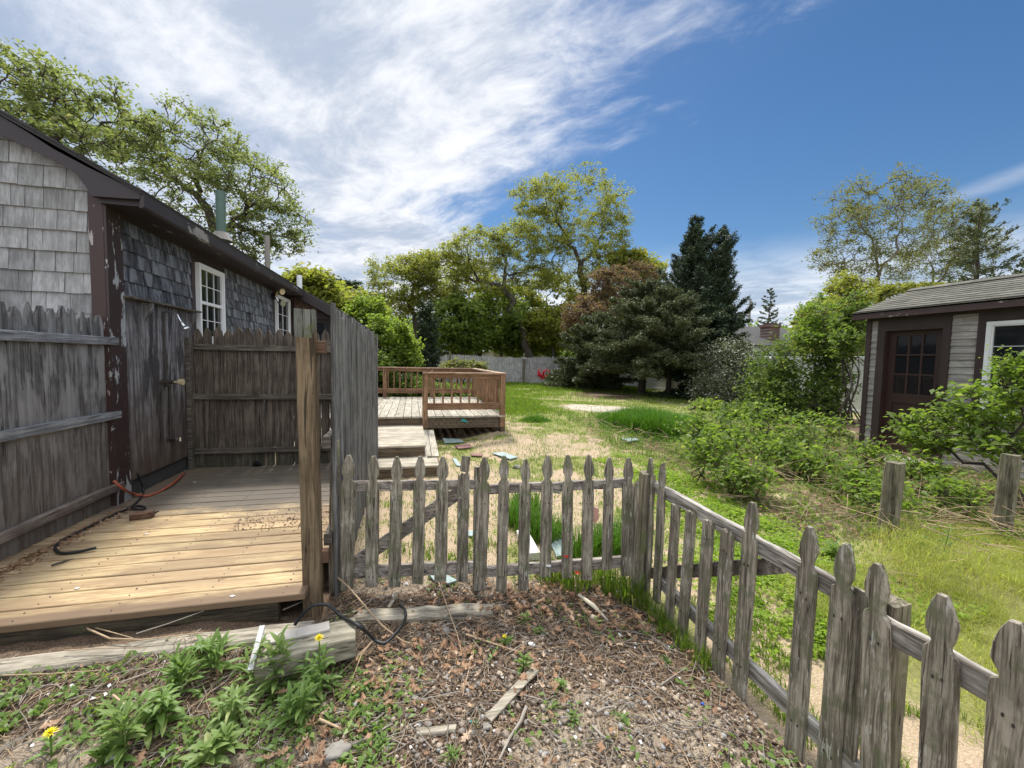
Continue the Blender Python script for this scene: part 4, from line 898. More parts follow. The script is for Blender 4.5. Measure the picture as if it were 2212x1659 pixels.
def tree(name, label, cat, base, lobes, fork, tr, ntips, lpt, lsize, spread, seed, lm, bm, group=None, stems=1, flat=.5, wig=.12, minr=.016, up=.5, shell=.5, clus=1., stem_spread=.2, wid=.5, t0=.35):
    """lobes: [(cx,cy,cz, rx,ry,rz, weight)]; fork = height where the trunk divides"""
    rg = np.random.default_rng(seed); base = np.asarray(base,float); T = thing(name, label, cat, base, group)
    W = np.array([l[6] for l in lobes], float); W /= W.sum(); P = []
    for l, w_ in zip(lobes, W):
        k = max(3, int(ntips*w_)); d = rand_unit(k, rg); r = rg.uniform(shell,1,(k,1))**.8
        r *= 1+.16*np.sin(d[:,:1]*5+seed)*np.cos(d[:,2:]*6+seed*2)
        P.append(np.array(l[:3])+d*r*np.array(l[3:6]))
    P = np.concatenate(P); P[:,2] = np.maximum(P[:,2], base[2]+.15)
    mb = MB(); tips = []; groups = [P]
    if stems > 1:
        while len(groups) < stems:
            groups.sort(key=len); g_ = groups.pop(); m_ = kmeans2(g_, rg); groups += [g_[m_], g_[~m_]]
    for g_ in groups:
        cen = g_.mean(0); s0 = base+(0 if stems == 1 else np.array([*(rg.normal(size=2)*stem_spread),0])); s0[2] = base[2]-.05
        r0 = tr*(len(g_)/len(P))**.5
        if fork > 0:
            top = np.array([s0[0]+(cen[0]-s0[0])*.25, s0[1]+(cen[1]-s0[1])*.25, base[2]+fork]) ; pts = kink(s0, top, rg, .05, 5)
            mb.tube(pts, [r0*1.25,r0,r0*.93,r0*.88,r0*.85,r0*.8][:len(pts)], 9, False); grow(mb, tips, pts[-1], uni(pts[-1]-pts[-2]), g_, r0*.8, rg, minr, 0, wig)
        else: grow(mb, tips, s0, np.array([0,0,1.]), g_, r0, rg, minr, 0, wig)
    mb.build('trunk', bm, T, smooth=True)
    a = np.array([t[0] for t in tips]); c = np.array([t[1] for t in tips]); n = len(c)
    k = lpt; t = rg.uniform(t0,1.05,(n,k,1)); sc_ = rg.uniform(.5,1.3,(n,1,1))*clus
    Q = a[:,None]*(1-t)+c[:,None]*t+rg.normal(size=(n,k,3))*np.array([spread,spread,spread*flat])*sc_
    keep = rg.random((n,k)) < rg.uniform(.45,1.,(n,1)); Q = Q[keep]
    Q[:,2] = np.maximum(Q[:,2], base[2]+.03)
    V, F = leaves(Q, lsize, rg, up, wid); qmesh('crown', V, F, lm, T); return T
def LB(px, py, Y, rpx, rpy, w_=1., dep=.8):
    c = PY(px,py,Y); dd = abs(c[0]*.2375+c[1]*.9714); s_ = dd/FPX; return (c[0],c[1],c[2],rpx*s_,rpx*s_*dep,rpy*s_,w_)
def gb(px, Y): c = PY(px, 780, Y); return np.array([c[0],Y,0.])
# left oaks behind the house
tree('oak_tree','large airy oak with light green leaves, leftmost, rising behind the cottage roof','tree', gb(150,13), [LB(40,200,13,130,85,1),LB(190,250,13.5,130,80,1.2),LB(110,340,12.5,150,90,1.),LB(-120,260,13,140,120,.8)], 3.5, .26, 600, 30, .12, .13, 11, L['oakl'], M['bark'], flat=.45)
tree('oak_tree','large airy oak with wide spreading limbs directly above the green vent pipe','tree', gb(470,15), [LB(420,310,15,110,75,1.),LB(540,400,15,110,75,1.),LB(600,490,15,75,60,.8),LB(420,430,15,130,80,1.),LB(300,330,15.5,90,70,.7),LB(520,530,15,90,35,.5)], 3.6, .28, 900, 26, .11, .13, 12, L['oakl'], M['bark'], flat=.45)
# centre oaks behind far fence
tree('oak_tree','tallest yellow green oak with dense rounded crown in the middle of the view','tree', gb(1262,31), [LB(1240,440,31,125,70,1.4),LB(1170,430,31,70,45,.6),LB(1310,500,31,60,75,.9),LB(1230,560,30,110,70,1.3),LB(1330,580,30.5,55,55,.6),LB(1180,500,31,70,60,.7),LB(1290,620,31,60,55,.5)], 6.0, .34, 1500, 32, .17, .19, 13, L['oak'], M['bark'], flat=.6)
tree('oak_tree','broad oak with crooked open limbs left of the tallest oak','tree', gb(1158,29), [LB(1030,540,29,80,50,1.),LB(1120,520,29,70,45,.8),LB(1060,600,29,90,45,.7),LB(960,590,29,60,60,.9),LB(1150,600,29,50,35,.4)], 3.6, .33, 950, 32, .16, .20, 14, L['oak'], M['bark'], flat=.55)
tree('oak_tree','pale yellow green tree with thin branches, leftmost of the far tree line','tree', gb(905,30), [LB(860,610,30,75,60,1.2),LB(910,580,30,45,40,.7),LB(840,670,29,55,45,.7),LB(930,660,30,50,40,.5)], 3.5, .26, 560, 32, .20, .22, 15, L['oak'], M['bark'], flat=.6)
tree('oak_tree','yellow green oak filling the gap behind the crooked open limbs','tree', gb(1020,34), [LB(1010,620,34,80,60,1.),LB(1100,660,34,70,60,1.),LB(1200,650,34,70,70,1.)], 3.0, .3, 560, 34, .28, .27, 16, L['oaky'], M['bark'])
for i, (px, py, Y, rx, ry, lb_, lm) in enumerate([
    (990,700,28,60,55,'dark green understorey tree above the left end of the stockade fence','mid'),
    (1075,690,30,75,65,'spreading green tree with a slanting trunk above the stockade fence','mid'),
    (1180,705,29,60,40,'bright yellow green low tree just left of the star gable house','oaky'),
    (1290,680,31,70,60,'green tree behind the maroon tree','oak'),
    (930,735,32,90,35,'shaded hedge like tree low behind the deck railing corner','mid'),
    (1120,740,33,110,30,'dark low tree mass right above the stockade fence','mid')]):
    tree('yard_tree', lb_, 'tree', gb(px+(12 if i else -8),Y), [LB(px,py,Y,rx,ry,1),LB(px+rx*.3,py+ry*.5,Y+.5,rx*.7,ry*.6,.6)], 1.2, .14, 230, 42, .34, .28, 30+i, L[lm], M['bark'], flat=.7)
tree('maroon_tree','thin dusky maroon leaved tree between the tall oak and the cedars','tree', gb(1330,24), [LB(1330,620,24,65,45,1),LB(1270,690,23,60,50,1.),LB(1380,600,25,40,40,.5)], 1.6, .16, 420, 34, .2, .17, 41, L['maroon'], M['barkd'], flat=.7)
tree('yard_tree','pale olive tree top showing between the maroon tree and the cedar','tree', gb(1400,30), [LB(1390,590,30,45,50,1),LB(1350,580,30,35,35,.5)], 3., .16, 150, 60, .3, .3, 42, L['oak'], M['bark'])
# background wood, one mass behind everything
def wood_mass(name, boxes, n, seed, lm, lsz):
    rg = np.random.default_rng(seed); Q = []
    for (x0,x1,y0,y1,z) in boxes:
        k = int(n*(x1-x0)); x = rg.uniform(x0,x1,k); y = rg.uniform(y0,y1,k); top = z*(.55+.65*fbm(x*.22+seed,y*.2+3,3))
        Q.append(np.stack([x,y,top*rg.random(k)**.6],1))
    Q = np.concatenate(Q); V, F = leaves(Q, lsz, rg, .5, .6); o = qmesh(name, V, F, L[lm]); tagp(o, kind='stuff', label='distant leafy wood closing the horizon', cat='woods'); return o
wood_mass('distant_woods', [(-45,-8,38,55,7.),(-8,35,44,58,6.0),(35,75,20,44,6.0),(16,36,34,46,4.2)], 900, 5, 'mid', .55)
for i, (px, py, Y, rx, ry, lb_, lm) in enumerate([
    (665,630,22,60,45,'yellow green tree low behind the far end of the cottage roof','oaky'),
    (760,680,24,60,50,'olive green tree just right of the cottage roof end','oak'),
    (700,650,27,50,35,'pale green tree between the cottage roof and the small dark pine','oaky')]):
    tree('yard_tree', lb_, 'tree', gb(px,Y), [LB(px,py,Y,rx,ry,1)], 1.5, .14, 150, 80, .3, .26, 50+i, L[lm], M['bark'], flat=.7)
# bushes beyond the deck
for i, (px, py, Y, rx, ry, lb_, lm, lsz, cat) in enumerate([
    (840,740,13,58,60,'dense bright green bush right behind the left deck railing','bush',.10,'bush'),
    (800,690,15,45,50,'tall yellow green bush rising behind the slat fence end','bush',.12,'bush'),
    (800,790,12,40,30,'dark lower bush behind the deck balusters','mid',.09,'bush'),
    (1000,795,13.2,45,10,'low brown green weeds behind the back deck railing','sparse',.08,'bush')]):
    tree('leafy_bush', lb_, cat, gb(px,Y), [LB(px,py,Y,rx,ry,1),LB(px+rx*.4,py+ry*.6,Y,rx*.8,ry*.5,.6)], 0, .06, 170, 75, .13, lsz, 60+i, L[lm], M['barkd'], stems=5, flat=.9, minr=.006)
for i, (x0, h, lb_) in enumerate([(-2.0,.75,'dark shrub behind the left part of the back deck railing'),(-1.0,.8,'dark shrub behind the middle of the back deck railing'),(.0,.7,'dark shrub behind the back deck railing beside the railing post'),(.9,.6,'dark low shrub behind the right end of the back deck railing')]):
    tree('leafy_bush', lb_, 'bush', (x0,12.2,0), [(x0,12.2,h*.6,.75,.5,h*.7,1)], 0, .04, 200, 40, .10, .09, 160+i, L['mid'], M['barkd'], stems=5, flat=.9, minr=.006)
# ---- conifers
def conifer(name, label, base, H, prof, nb, seed, lm, rise=.45, sz=.13, dens=26, tr=.13, lean=(0,0), z0=.12, droop=0., tufts=(.1,.5), cat='tree'):
    rg = np.random.default_rng(seed); base = np.asarray(base,float); T = thing(name, label, cat, base); mb = MB()
    top = base+[lean[0],lean[1],H]; tp = [base+(top-base)*t+rg.normal(size=3)*.02*H*(0 if t in (0,1) else .3) for t in np.linspace(0,1,7)]
    mb.tube(tp, [tr*1.2,tr,tr*.85,tr*.65,tr*.45,tr*.25,.01], 8, False); Qs = []; Ds = []
    for i in range(nb):
        t = z0+(1-z0)*((i+.5)/nb); p = base+(top-base)*t; az = i*2.4+rg.normal()*.5; R = prof(t, az)*rg.uniform(.65,1.15)
        r_ = rise+.5*t+rg.normal()*.12-droop; d = uni([math.cos(az),math.sin(az),r_])
        q = p+d*R; mid = (p+q)/2+[0,0,-.08*R]; pts = [p,(p+mid)/2,mid,(mid+q)/2+[0,0,.02*R],q]; mb.tube(pts,[max(.008,tr*.3*(1-t)),.02*(1-t)+.008,.012,.008,.004],4,False)
        ns = max(4, int(dens*R)); tt = rg.uniform(tufts[0],1.05,ns)
        for s_ in tt:
            c = p+(q-p)*s_+[0,0,-.08*R*math.sin(math.pi*min(1,s_))]; sl_ = R*.30*(1.1-s_*.75)+.08; a2 = az+rg.choice([-1,1])*rg.uniform(.3,1.1); e = uni([math.cos(a2),math.sin(a2),r_*.8+rg.normal()*.25+.1])
            m_ = int(9+10*sl_/.3); u_ = rg.random((m_,1)); Qs.append(c+e*sl_*u_+rg.normal(size=(m_,3))*.035*(1+sl_)); Ds.append(np.repeat(e[None],m_,0)+[0,0,.2])
    mb.build('trunk', M['barkd'], T, smooth=True); Q = np.concatenate(Qs); D = np.concatenate(Ds); Q[:,2] = np.maximum(Q[:,2],.1)
    V, F = leaves(Q, sz, rg, .2, .38, .1, D); qmesh('crown', V, F, L[lm], T); return T
def cprof(k): return lambda t, az: k*(1-t)**.75*(1+.25*math.sin(az*2+1))+.25
conifer('cedar_tree','tall dark spiky cedar with upswept branches to the right of the maroon tree', gb(1494,17.), 8.3, lambda t, az: (3.4*(1-t)**.85+.12)*(1.45 if (math.cos(az) > .5 and .5 < t < .85) else .95), 110, 71, 'cedar', .6, .11, 26, .15, (-.15,0), .22)
conifer('cedar_tree','second dark cedar leader behind the tall spiky one', gb(1530,17.0), 7.9, lambda t, az: 2.8*(1-t)**.85+.15, 85, 72, 'cedar', .8, .11, 24, .12, (.5,0), .25)
conifer('cedar_tree','low wide olive green cedar with bare trunk in front of the white panel fence', gb(1388,16.8), 5.0, lambda t, az: 2.9*(1-t)**.4+.2, 110, 73, 'cedarb', -.12, .11, 34, .16, (.2,0), .27, .1)
conifer('cedar_tree','shaded olive cedar drooping to the grass near the end of the stockade fence', gb(1275,20.0), 3.9, lambda t, az: 2.2*(1-t)**.45+.2, 110, 74, 'cedarb', -.1, .14, 24, .12, (.5,0), .1, .1)
conifer('cedar_tree','dark cedar filling the space between the two bare trunks', gb(1446,15.5), 4.4, lambda t, az: 2.5*(1-t)**.45+.2, 100, 75, 'cedarb', -.12, .11, 34, .11, (.1,0), .33, .1)
conifer('cedar_tree','short dark cedar spreading right behind the pale rhododendron', gb(1545,14.6), 3.9, lambda t, az: 2.3*(1-t)**.5+.2, 120, 76, 'cedar', -.35, .14, 24, .12, (0,0), .16, .05)
conifer('juniper_tree','narrow dark juniper among the trees above the deck railing', gb(925,20), 4.0, lambda t, az: .85*(1-t)**.5+.2, 70, 77, 'cedar', .5, .13, 22, .08, (-.1,0), .05)
conifer('pine_tree','small distant pine with bare pointed top beside the brick chimney', gb(1656,32), 8.6, lambda t, az: 1.7*(1-t)**.7+.15, 50, 78, 'cedarb', .1, .16, 9, .12, (0,0), .3)
for px, py, Y, R, lb_, sd in ((745,622,60,30,'small flat topped dark pine far behind the cottage roof end',79),(720,632,62,18,'tiny dark pine crown left of the flat topped pine',80)):
    tree('pine_tree', lb_, 'tree', gb(px,Y), [LB(px,py,Y,R,14,1)], 7.5, .2, 40, 60, .5, .5, sd, L['cedar'], M['barkd'], flat=.35)
# right hand sparse trees
tree('sparse_tree','tall light barked tree with sparse young leaves behind the shed roof','tree', gb(1890,24), [LB(1900,420,24,110,45,1.2),LB(1830,490,24,75,40,.9),LB(1990,430,24,60,40,.7),LB(1830,560,24,80,35,.8),LB(1950,520,24,70,45,.8),LB(1880,590,24,90,25,.5)], 4.2, .20, 600, 32, .17, .25, 81, L['sparse'], M['barkl'], flat=.7, minr=.026, wid=.5, t0=.6)
tree('sparse_tree','second sparse tree with a leaning trunk right of the tall light barked one','tree', gb(1975,25), [LB(2060,480,25,70,45,1.),LB(2010,560,25,70,45,.8),LB(2110,540,25,60,50,.8)], 3.5, .18, 460, 32, .17, .25, 82, L['sparse'], M['barkl'], flat=.7, minr=.026, wid=.5, t0=.6)
conifer('pine_tree','dark shaggy evergreen with olive top rising above the shed roof at the right', gb(2092,16), 10.3, lambda t, az: 2.7*(1-t)**.5+.5, 60, 83, 'cedarb', .1, .15, 5, .22, (0,0), .3)
conifer('pine_tree','dark evergreen top peeking over the shed ridge at the right edge of the picture', gb(2225,10), 5.2, lambda t, az: 1.5*(1-t)**.5+.4, 45, 84, 'cedarb', .1, .14, 14, .14, (0,0), .3)
tree('maple_tree','dense yellow green maple like tree between brick chimney and shed','tree', gb(1790,16), [LB(1785,700,16,75,60,1.3),LB(1775,770,15,60,50,.6),LB(1830,640,16.5,55,45,.8),LB(1850,700,16,50,70,.8)], 1.4, .13, 420, 70, .17, .17, 85, L['oaky'], M['bark'], flat=.6, stems=3)
tree('maple_tree','green tree crown behind the shed roof at its left end','tree', gb(1960,20), [LB(1940,640,20,60,25,1.),LB(2040,625,20,60,15,.6)], 1.4, .13, 130, 60, .2, .2, 86, L['oak'], M['bark'], flat=.6)
# rhododendron and the brush
tree('rhododendron_bush','large rounded rhododendron with pale green grey leathery leaves in front of the cedars','bush', gb(1560,13.2)+[0,0,0], [LB(1572,790,13.2,68,55,1.3),LB(1545,845,12.9,48,50,.7),LB(1620,820,13.2,50,60,.8),LB(1580,810,13.3,45,40,.6)], 0, .09, 1300, 26, .085, .23, 90, L['rhodo'], M['barkd'], stems=6, flat=.8, minr=.008, shell=.6, wid=.38)
for i, (px, py, Y, rx, ry, st, lb_, lm, n) in enumerate([
    (1690,815,9.4,72,110,14,'tall arching green shrub thicket left of the shed door','thick',400),
    (1795,790,9.0,62,135,14,'tall thin stemmed green shrub right against the shed corner','thick',400),
    (1600,900,9.6,60,35,6,'dark green shrub low beneath the pale rhododendron','thick',300),
    (1740,880,8.8,85,60,12,'bare reddish stemmed bramble tangle below the tall green thicket','thick',260),
    (1650,860,9.9,60,85,9,'tall leafy shrub beside the rhododendron in the thicket','thick',320),
    (1840,700,8.3,40,75,7,'tall light shrub touching the left end of the shed roof','thick',220),
    (1760,700,9.6,60,60,6,'high arching shoots above the middle of the thicket','bramble',200),
    (1530,880,11.5,35,22,5,'small pale leaved shrub at the edge of the cedar shade','bush',110)]):
    tree('wild_shrub', lb_, 'shrub', gb(px,Y), [LB(px,py,Y,rx,ry,1),LB(px-rx*.3,py+ry*.5,Y-.3,rx*.7,ry*.5,.4)], 0, .065, n, 16, .11, .095, 95+i, L[lm], M['barkd'], stems=st, flat=.6, minr=.008, wig=.14, stem_spread=.45, shell=.1, clus=1.1)
mb_l = []
for i, (px, pyg, h, r, st, lb_, n, lsz) in enumerate([
    (1530,1045,.72,.36,6,'leafy green bramble bush at the left front of the weed bed',150,.055),
    (1600,1075,.45,.36,6,'low bright bramble beside the lime ground cover',150,.055),
    (1500,985,.75,.30,5,'upright thin bramble next to the lush tall grass',120,.06),
    (1680,1020,.5,.42,6,'spreading bramble between the lime cover and the shed door step',150,.055),
    (1640,980,.95,.38,5,'tall young leafy canes in front of the shrub thicket',110,.06),
    (1760,1040,.45,.36,6,'bramble just left of the nearest square mossy post',140,.055),
    (1845,1075,.40,.30,5,'low bramble touching the left side of the nearest mossy post',100,.05),
    (1790,975,.7,.4,5,'bramble below the clapboard shed corner',100,.055),
    (1575,1010,.8,.38,6,'tall bramble arching over the back of the weed bed',140,.055),
    (1720,1000,.75,.42,6,'dense bramble below the thicket toward the shed step',150,.055),
    (1880,1010,.38,.3,5,'low bramble growing over the shed door step',110,.05),
    (1900,1115,.35,.3,5,'small bramble at the foot of the nearest mossy post on its left',90,.05),
    (1990,1060,.45,.36,5,'green bramble between the two square mossy posts',120,.05),
    (2060,1110,.35,.3,5,'low leafy bramble in front of the second mossy post',90,.05)]):
    g_ = G(px, pyg, .02); 
    tree('bramble_bush', lb_, 'shrub', (g_[0],g_[1],0), [(g_[0],g_[1],h*.62,r,r*.85,h*.42,1)], 0, .022, int(n*.72), 7, .08, lsz*1.55, 110+i, L['bramble'], M['barkd'], group='brambles in the weed bed', stems=st, flat=.7, minr=.004, wig=.2, stem_spread=.15, shell=.15, clus=1.2)
# rose bush in front of the shed
def LX(px, py, X, rpx, rpy, w_=1.): c = PX(px,py,X); dd = abs(c[0]*.2375+c[1]*.9714); s_ = dd/FPX; return (c[0],c[1],c[2],rpx*s_*.8,rpx*s_,rpy*s_,w_)
tree('rose_bush','wide arching wild rose bush in front of the shed window','shrub', (6.35,2.6,0), [LX(2130,880,6.3,85,50,1.2),LX(2010,930,6.4,70,40,.9),LX(2200,830,6.0,40,60,.5),LX(2010,960,6.6,50,25,.4),LX(2160,960,6.2,80,35,.6)], .25, .045, 480, 8, .085, .072, 130, L['bramble'], M['barkd'], stems=5, flat=.5, minr=.0055, wig=.16, stem_spread=.15)
tree('rose_bush','thin upright leafy shoot in front of the shed window glass','shrub', (6.0,2.25,0), [LX(2165,790,5.9,9,38,1.)], .6, .012, 22, 16, .035, .05, 131, L['bush'], M['barkd'], flat=.8, minr=.003)

# ------------------------------------------------------------------ GRASS AND GROUND COVER (uncountable)
def blades(name, P, h, wd, mat, rg, lean=.5, label=None, cat=None):
    n = len(P); az = rg.uniform(0,2*math.pi,n); d = np.stack([np.cos(az),np.sin(az),np.zeros(n)],1); s_ = np.stack([-d[:,1],d[:,0],np.zeros(n)],1)
    H = (h*rg.uniform(.55,1.2,n))[:,None] if np.isscalar(h) else (h*rg.uniform(.6,1.15,n))[:,None]
    ln = (lean*rg.uniform(.1,1.,n))[:,None]; W = wd*rg.uniform(.7,1.2,n)[:,None]; up = np.array([0,0,1.])
    m_ = P+up*H*.55+d*H*ln*.25; t = P+up*H*(1-.25*ln)+d*H*ln*.9
    V = np.stack([P-s_*W/2,P+s_*W/2,m_+s_*W*.42,m_-s_*W*.42,t+s_*W*.06,t-s_*W*.06],1).reshape(-1,3)
    k = np.arange(n)[:,None]*6; F = np.concatenate([k+[0,1,2,3],k+[3,2,4,5]]); o = qmesh(name, V, F, mat); return tagp(o, kind='stuff', label=label, cat=cat)
rg = np.random.default_rng(21)
def scatter(n, x0, x1, y0, y1, f):
    x = rg.uniform(x0,x1,n); y = rg.uniform(y0,y1,n); k = rg.random(n) < f(x,y); x = x[k]; y = y[k]
    z = gz(x,y)+np.exp(-np.maximum(0,np.hypot(x,y)-6)/4)*((fbm(x*14,y*14,3)-.5)*.022); return np.stack([x,y,z],1)
def clear(x, y):                      # nothing grows through planks, decks, shed
    return ~(((x>-2.6)&(x<-.45)&(y>2.3)&(y<5.6))|((x>-2.2)&(x<1.7)&(y>7.3)&(y<11.2))|((x>-1.7)&(x<.4)&(y>5.1)&(y<7.5))|((x>7.85)&(y<5.9)&(y>1)))
def gcov(x, y): return cover(x,y)[1]
# short yard grass, clumpy
P = scatter(190000, -1, 9, 2.4, 14, lambda x,y: (.12+gcov(x,y))*(.25+.75*(fbm(x*7,y*7,3)>.5))*clear(x,y)*(y > 2.75-.21*x))
blades('yard_grass', P, .045, .006, L['grass'], rg, .9, 'thin patchy young grass over the sandy yard', 'grass')
P = scatter(60000, -1, 9, 2.6, 9, lambda x,y: (gcov(x,y)*.6+.25)*clear(x,y)*(y > 2.75-.21*x))
V, F = leaves(P+[0,0,.012], .022, rg, 1.6, .6); tagp(qmesh('yard_clover', V, F, L['grass']), kind='stuff', label='tiny clover and weed leaves sprinkled over the sandy yard', cat='ground cover')
P = scatter(110000, -3, 14, 12.5, 25, lambda x,y: sst(y+3*(fbm(x*.6,y*.6,3)-.5),12.5,16.5)*(fbm(x*1.3,y*1.3,3)>.36)*(1-cover(x,y)[2])*(1-np.exp(-((x-8.2)/2.2)**2-((y-16.5)/2.4)**2)))
blades('far_grass', P, .17, .014, L['grass'], rg, .8, 'taller green grass at the far end of the yard', 'grass')
P = scatter(26000, 1.7, 4.2, 8.5, 14.5, lambda x,y: (fbm(x*1.5,y*1.5,3)>.42)*sst(y+2.5*(fbm(x*.9,y*.9,3)-.5),8.6,11)*(1-sst(x,3.4,4.2)))
blades('deck_side_grass', P, .12, .012, L['grass'], rg, .8, 'grass growing thick along the right side of the brown deck', 'grass')
c = G(1425,940,.0); tc_ = c
P = scatter(52000, c[0]-1.5, c[0]+1.5, c[1]-1.3, c[1]+1.5, lambda x,y: ((x-c[0])/1.25)**2+((y-c[1]-.15)/1.0)**2 < .35+1.2*fbm(x*2.2,y*2.2,3)*rg.random(len(x))**.3)
rr_ = ((P[:,0]-c[0])/1.35)**2+((P[:,1]-c[1]-.15)/1.15)**2; blades('tall_grass_patch', P, .16+.24*np.clip(1.1-rr_,0,1)*(.6+.8*fbm(P[:,0]*4,P[:,1]*4,2)), .012, L['grassd'], rg, .75, 'lush dark green tall grass patch beside the sandy strip', 'grass')
c2 = G(1157,915,.08); P = scatter(1800, c2[0]-.4, c2[0]+.4, c2[1]-.35, c2[1]+.35, lambda x,y: ((x-c2[0])/.36)**2+((y-c2[1])/.3)**2 < 1)
blades('grass_tuft', P, .03+.16*np.clip(1-((P[:,0]-c2[0])/.36)**2-((P[:,1]-c2[1])/.3)**2,0,1), .010, L['grassd'], rg, 1., 'small rounded grass tuft on the sandy slope near the deck corner', 'grass')
# lush tufts behind and along the pickets
def tuft(pts, n, r, h, name, lab, mat='grassd', w_=.006):
    Q = []
    for (x, y) in pts:
        k = n; a = rg.uniform(0,6.28,k); rr = r*np.sqrt(rg.random(k)); Q.append(np.stack([x+rr*np.cos(a), y+rr*np.sin(a)*.8, gz(x+rr*np.cos(a),y+rr*np.sin(a))-.005],1))
    blades(name, np.concatenate(Q), h, w_, L[mat], rg, .85, lab, 'grass')
g = lambda px, py: tuple(onG(px,py)[:2])
tuft([g(1115,1130),g(1150,1150),g(1180,1165),g(1135,1105)], 420, .15, .24, 'grass_tuft', 'lush grass tuft seen through the middle pickets')
tuft([g(1290,1190),g(1325,1200),g(1260,1205),g(1345,1170)], 330, .13, .24, 'grass_tuft', 'tall green grass behind the pickets next to the corner post')
tuft([g(1190,1255),g(1240,1270),g(1290,1265),g(1330,1280),g(1365,1300)], 150, .10, .20, 'grass_tuft', 'thin tall grass in front of the pickets left of the corner post', 'grass')
tuft([g(1395,1320),g(1440,1370),g(1480,1400),g(1520,1440),g(1420,1345)], 80, .06, .11, 'grass_tuft', 'grass strip along the foot of the leaning picket run', 'grass', .005)
tuft([g(930,1195),g(860,1190),g(990,1210),g(1045,1180)], 120, .13, .07, 'grass_tuft', 'low weeds behind the gate pickets', 'grass')
# lime ground cover
P = scatter(90000, 1.6, 4.4, 1.6, 6.4, lambda x,y: sst(x*.9-.25*(y-3)+.9*(fbm(x*1.8,y*1.8,3)-.5),1.75,2.25)*(1-sst(x+.6*(fbm(x*2,y*2,2)-.5),3.0,3.7))*(y<5.8)*(.35+.65*(fbm(x*8,y*8,2)>.5)))
P[:,2] += rg.uniform(.005,.06,len(P))*sst(fbm(P[:,0]*3,P[:,1]*3,2),.3,.6)
V, F = leaves(P, .034, rg, 1.2, .6); tagp(qmesh('lime_groundcover', V, F, L['lime']), kind='stuff', label='bright lime green low leafy ground cover behind the leaning pickets', cat='ground cover')
# yellow green fine grass mounds
P = scatter(150000, 1.75, 5.6, .4, 3.4, lambda x,y: sst(x+.5*(fbm(x*2,y*2,2)-.5)-.30*np.maximum(0,y-2),2.1,2.7)*(1-sst(y-.22*(x-3)+.5*(fbm(x*2+9,y*2,2)-.5),2.0,2.5))*(.3+.7*(fbm(x*9,y*9,2)>.47)))
P[:,2] += rg.uniform(0,.16,len(P))*sst(fbm(P[:,0]*2.6,P[:,1]*2.6,3),.35,.65)
blades('fine_grass', P, .075, .0028, L['straw'], rg, 2.2, 'tangled yellow green fine grass mounds in the right foreground', 'grass')
P = scatter(12000, 1.55, 2.4, .5, 2.2, lambda x,y: .8*(fbm(x*6,y*6,3)>.5))
blades('fence_side_grass', P, .05, .005, L['grass'], rg, 1.2, 'short weeds growing in sand behind the nearest pickets', 'grass')
P = scatter(26000, 3.0, 8.0, 2.2, 7.5, lambda x,y: clear(x,y)*.8*(fbm(x*3+3,y*3,3)>.46)*sst(x-.1*y,2.9,3.4)); P[:,2] += rg.uniform(0,.10,len(P))
V, F = leaves(P, .045, rg, .9, .5); tagp(qmesh('weed_cover', V, F, L['bramble']), kind='stuff', label='low mixed weeds between the brambles and the shed', cat='ground cover')
P = scatter(6000, 3.4, 8.2, 5.5, 9.5, lambda x,y: clear(x,y)*(fbm(x*2,y*2,3)>.45)); blades('shade_grass', P, .18, .010, L['grassd'], rg, .9, 'dark grass in the shade under the green thicket', 'grass')

dp = lambda x,y: .2375*x+.9714*y
lt = lambda x,y: .9714*x-.2375*y
# ------------------------------------------------------------------ FOREGROUND LITTER (uncountable)
def fgs(n, f=None, x0=-2.9, x1=1.55, y0=.75, y1=2.95):
    ff_ = lambda x,y: (1-cover(x,y)[0])*clear(x,y)*(1. if f is None else f(x,y)); return scatter(n, x0, x1, y0, y1, ff_)
_ico = []
t = (1+5**.5)/2
IV = np.array([(-1,t,0),(1,t,0),(-1,-t,0),(1,-t,0),(0,-1,t),(0,1,t),(0,-1,-t),(0,1,-t),(t,0,-1),(t,0,1),(-t,0,-1),(-t,0,1)])/math.hypot(1,t)
IF = np.array([(0,11,5),(0,5,1),(0,1,7),(0,7,10),(0,10,11),(1,5,9),(5,11,4),(11,10,2),(10,7,6),(7,1,8),(3,9,4),(3,4,2),(3,2,6),(3,6,8),(3,8,9),(4,9,5),(2,4,11),(6,2,10),(8,6,7),(9,8,1)])
grav = lambda x,y: sst(fbm(x*1.5+2,y*1.5,3)+.40*(1-sst(dp(x,y),1.5,2.3))-.40*(1-sst(lt(x,y),-.9,-.4))-.15,.42,.62)*.95+.06
P = fgs(21000, grav); n = len(P); s_ = rg.lognormal(-5.12,.42,n)[:,None,None]
V = IV[None]*(1+.22*rg.normal(size=(n,12,1)))*s_*np.stack([rg.uniform(.8,1.3,n),rg.uniform(.8,1.3,n),rg.uniform(.5,.85,n)],1)[:,None]+P[:,None]+[0,0,.007]
gm_, b = newmat('mixed gravel'); isl = b('ShaderNodeNewGeometry').outputs['Random Per Island']; cr = b('ShaderNodeValToRGB', None, Fac=isl)
e = cr.color_ramp; cols_ = [(0,(.24,.19,.145)),(.25,(.38,.31,.235)),(.45,(.20,.185,.165)),(.6,(.44,.37,.29)),(.72,(.28,.20,.15)),(.92,(.30,.30,.30)),(1,(.56,.51,.44))]
e.interpolation = 'CONSTANT'; e.elements[0].color = (*cols_[0][1],1); e.elements[1].position = 1; e.elements[1].color = (*cols_[-1][1],1)
for p_, c_ in cols_[1:-1]: q = e.elements.new(p_); q.color = (*c_,1)
nz = b.noise(b('ShaderNodeTexCoord').outputs['Object'], 160., 3); finish(b, b.mix(b.math('MULTIPLY', nz, .5), cr.outputs[0], (.14,.11,.08)), .8, nz, .2, .002)
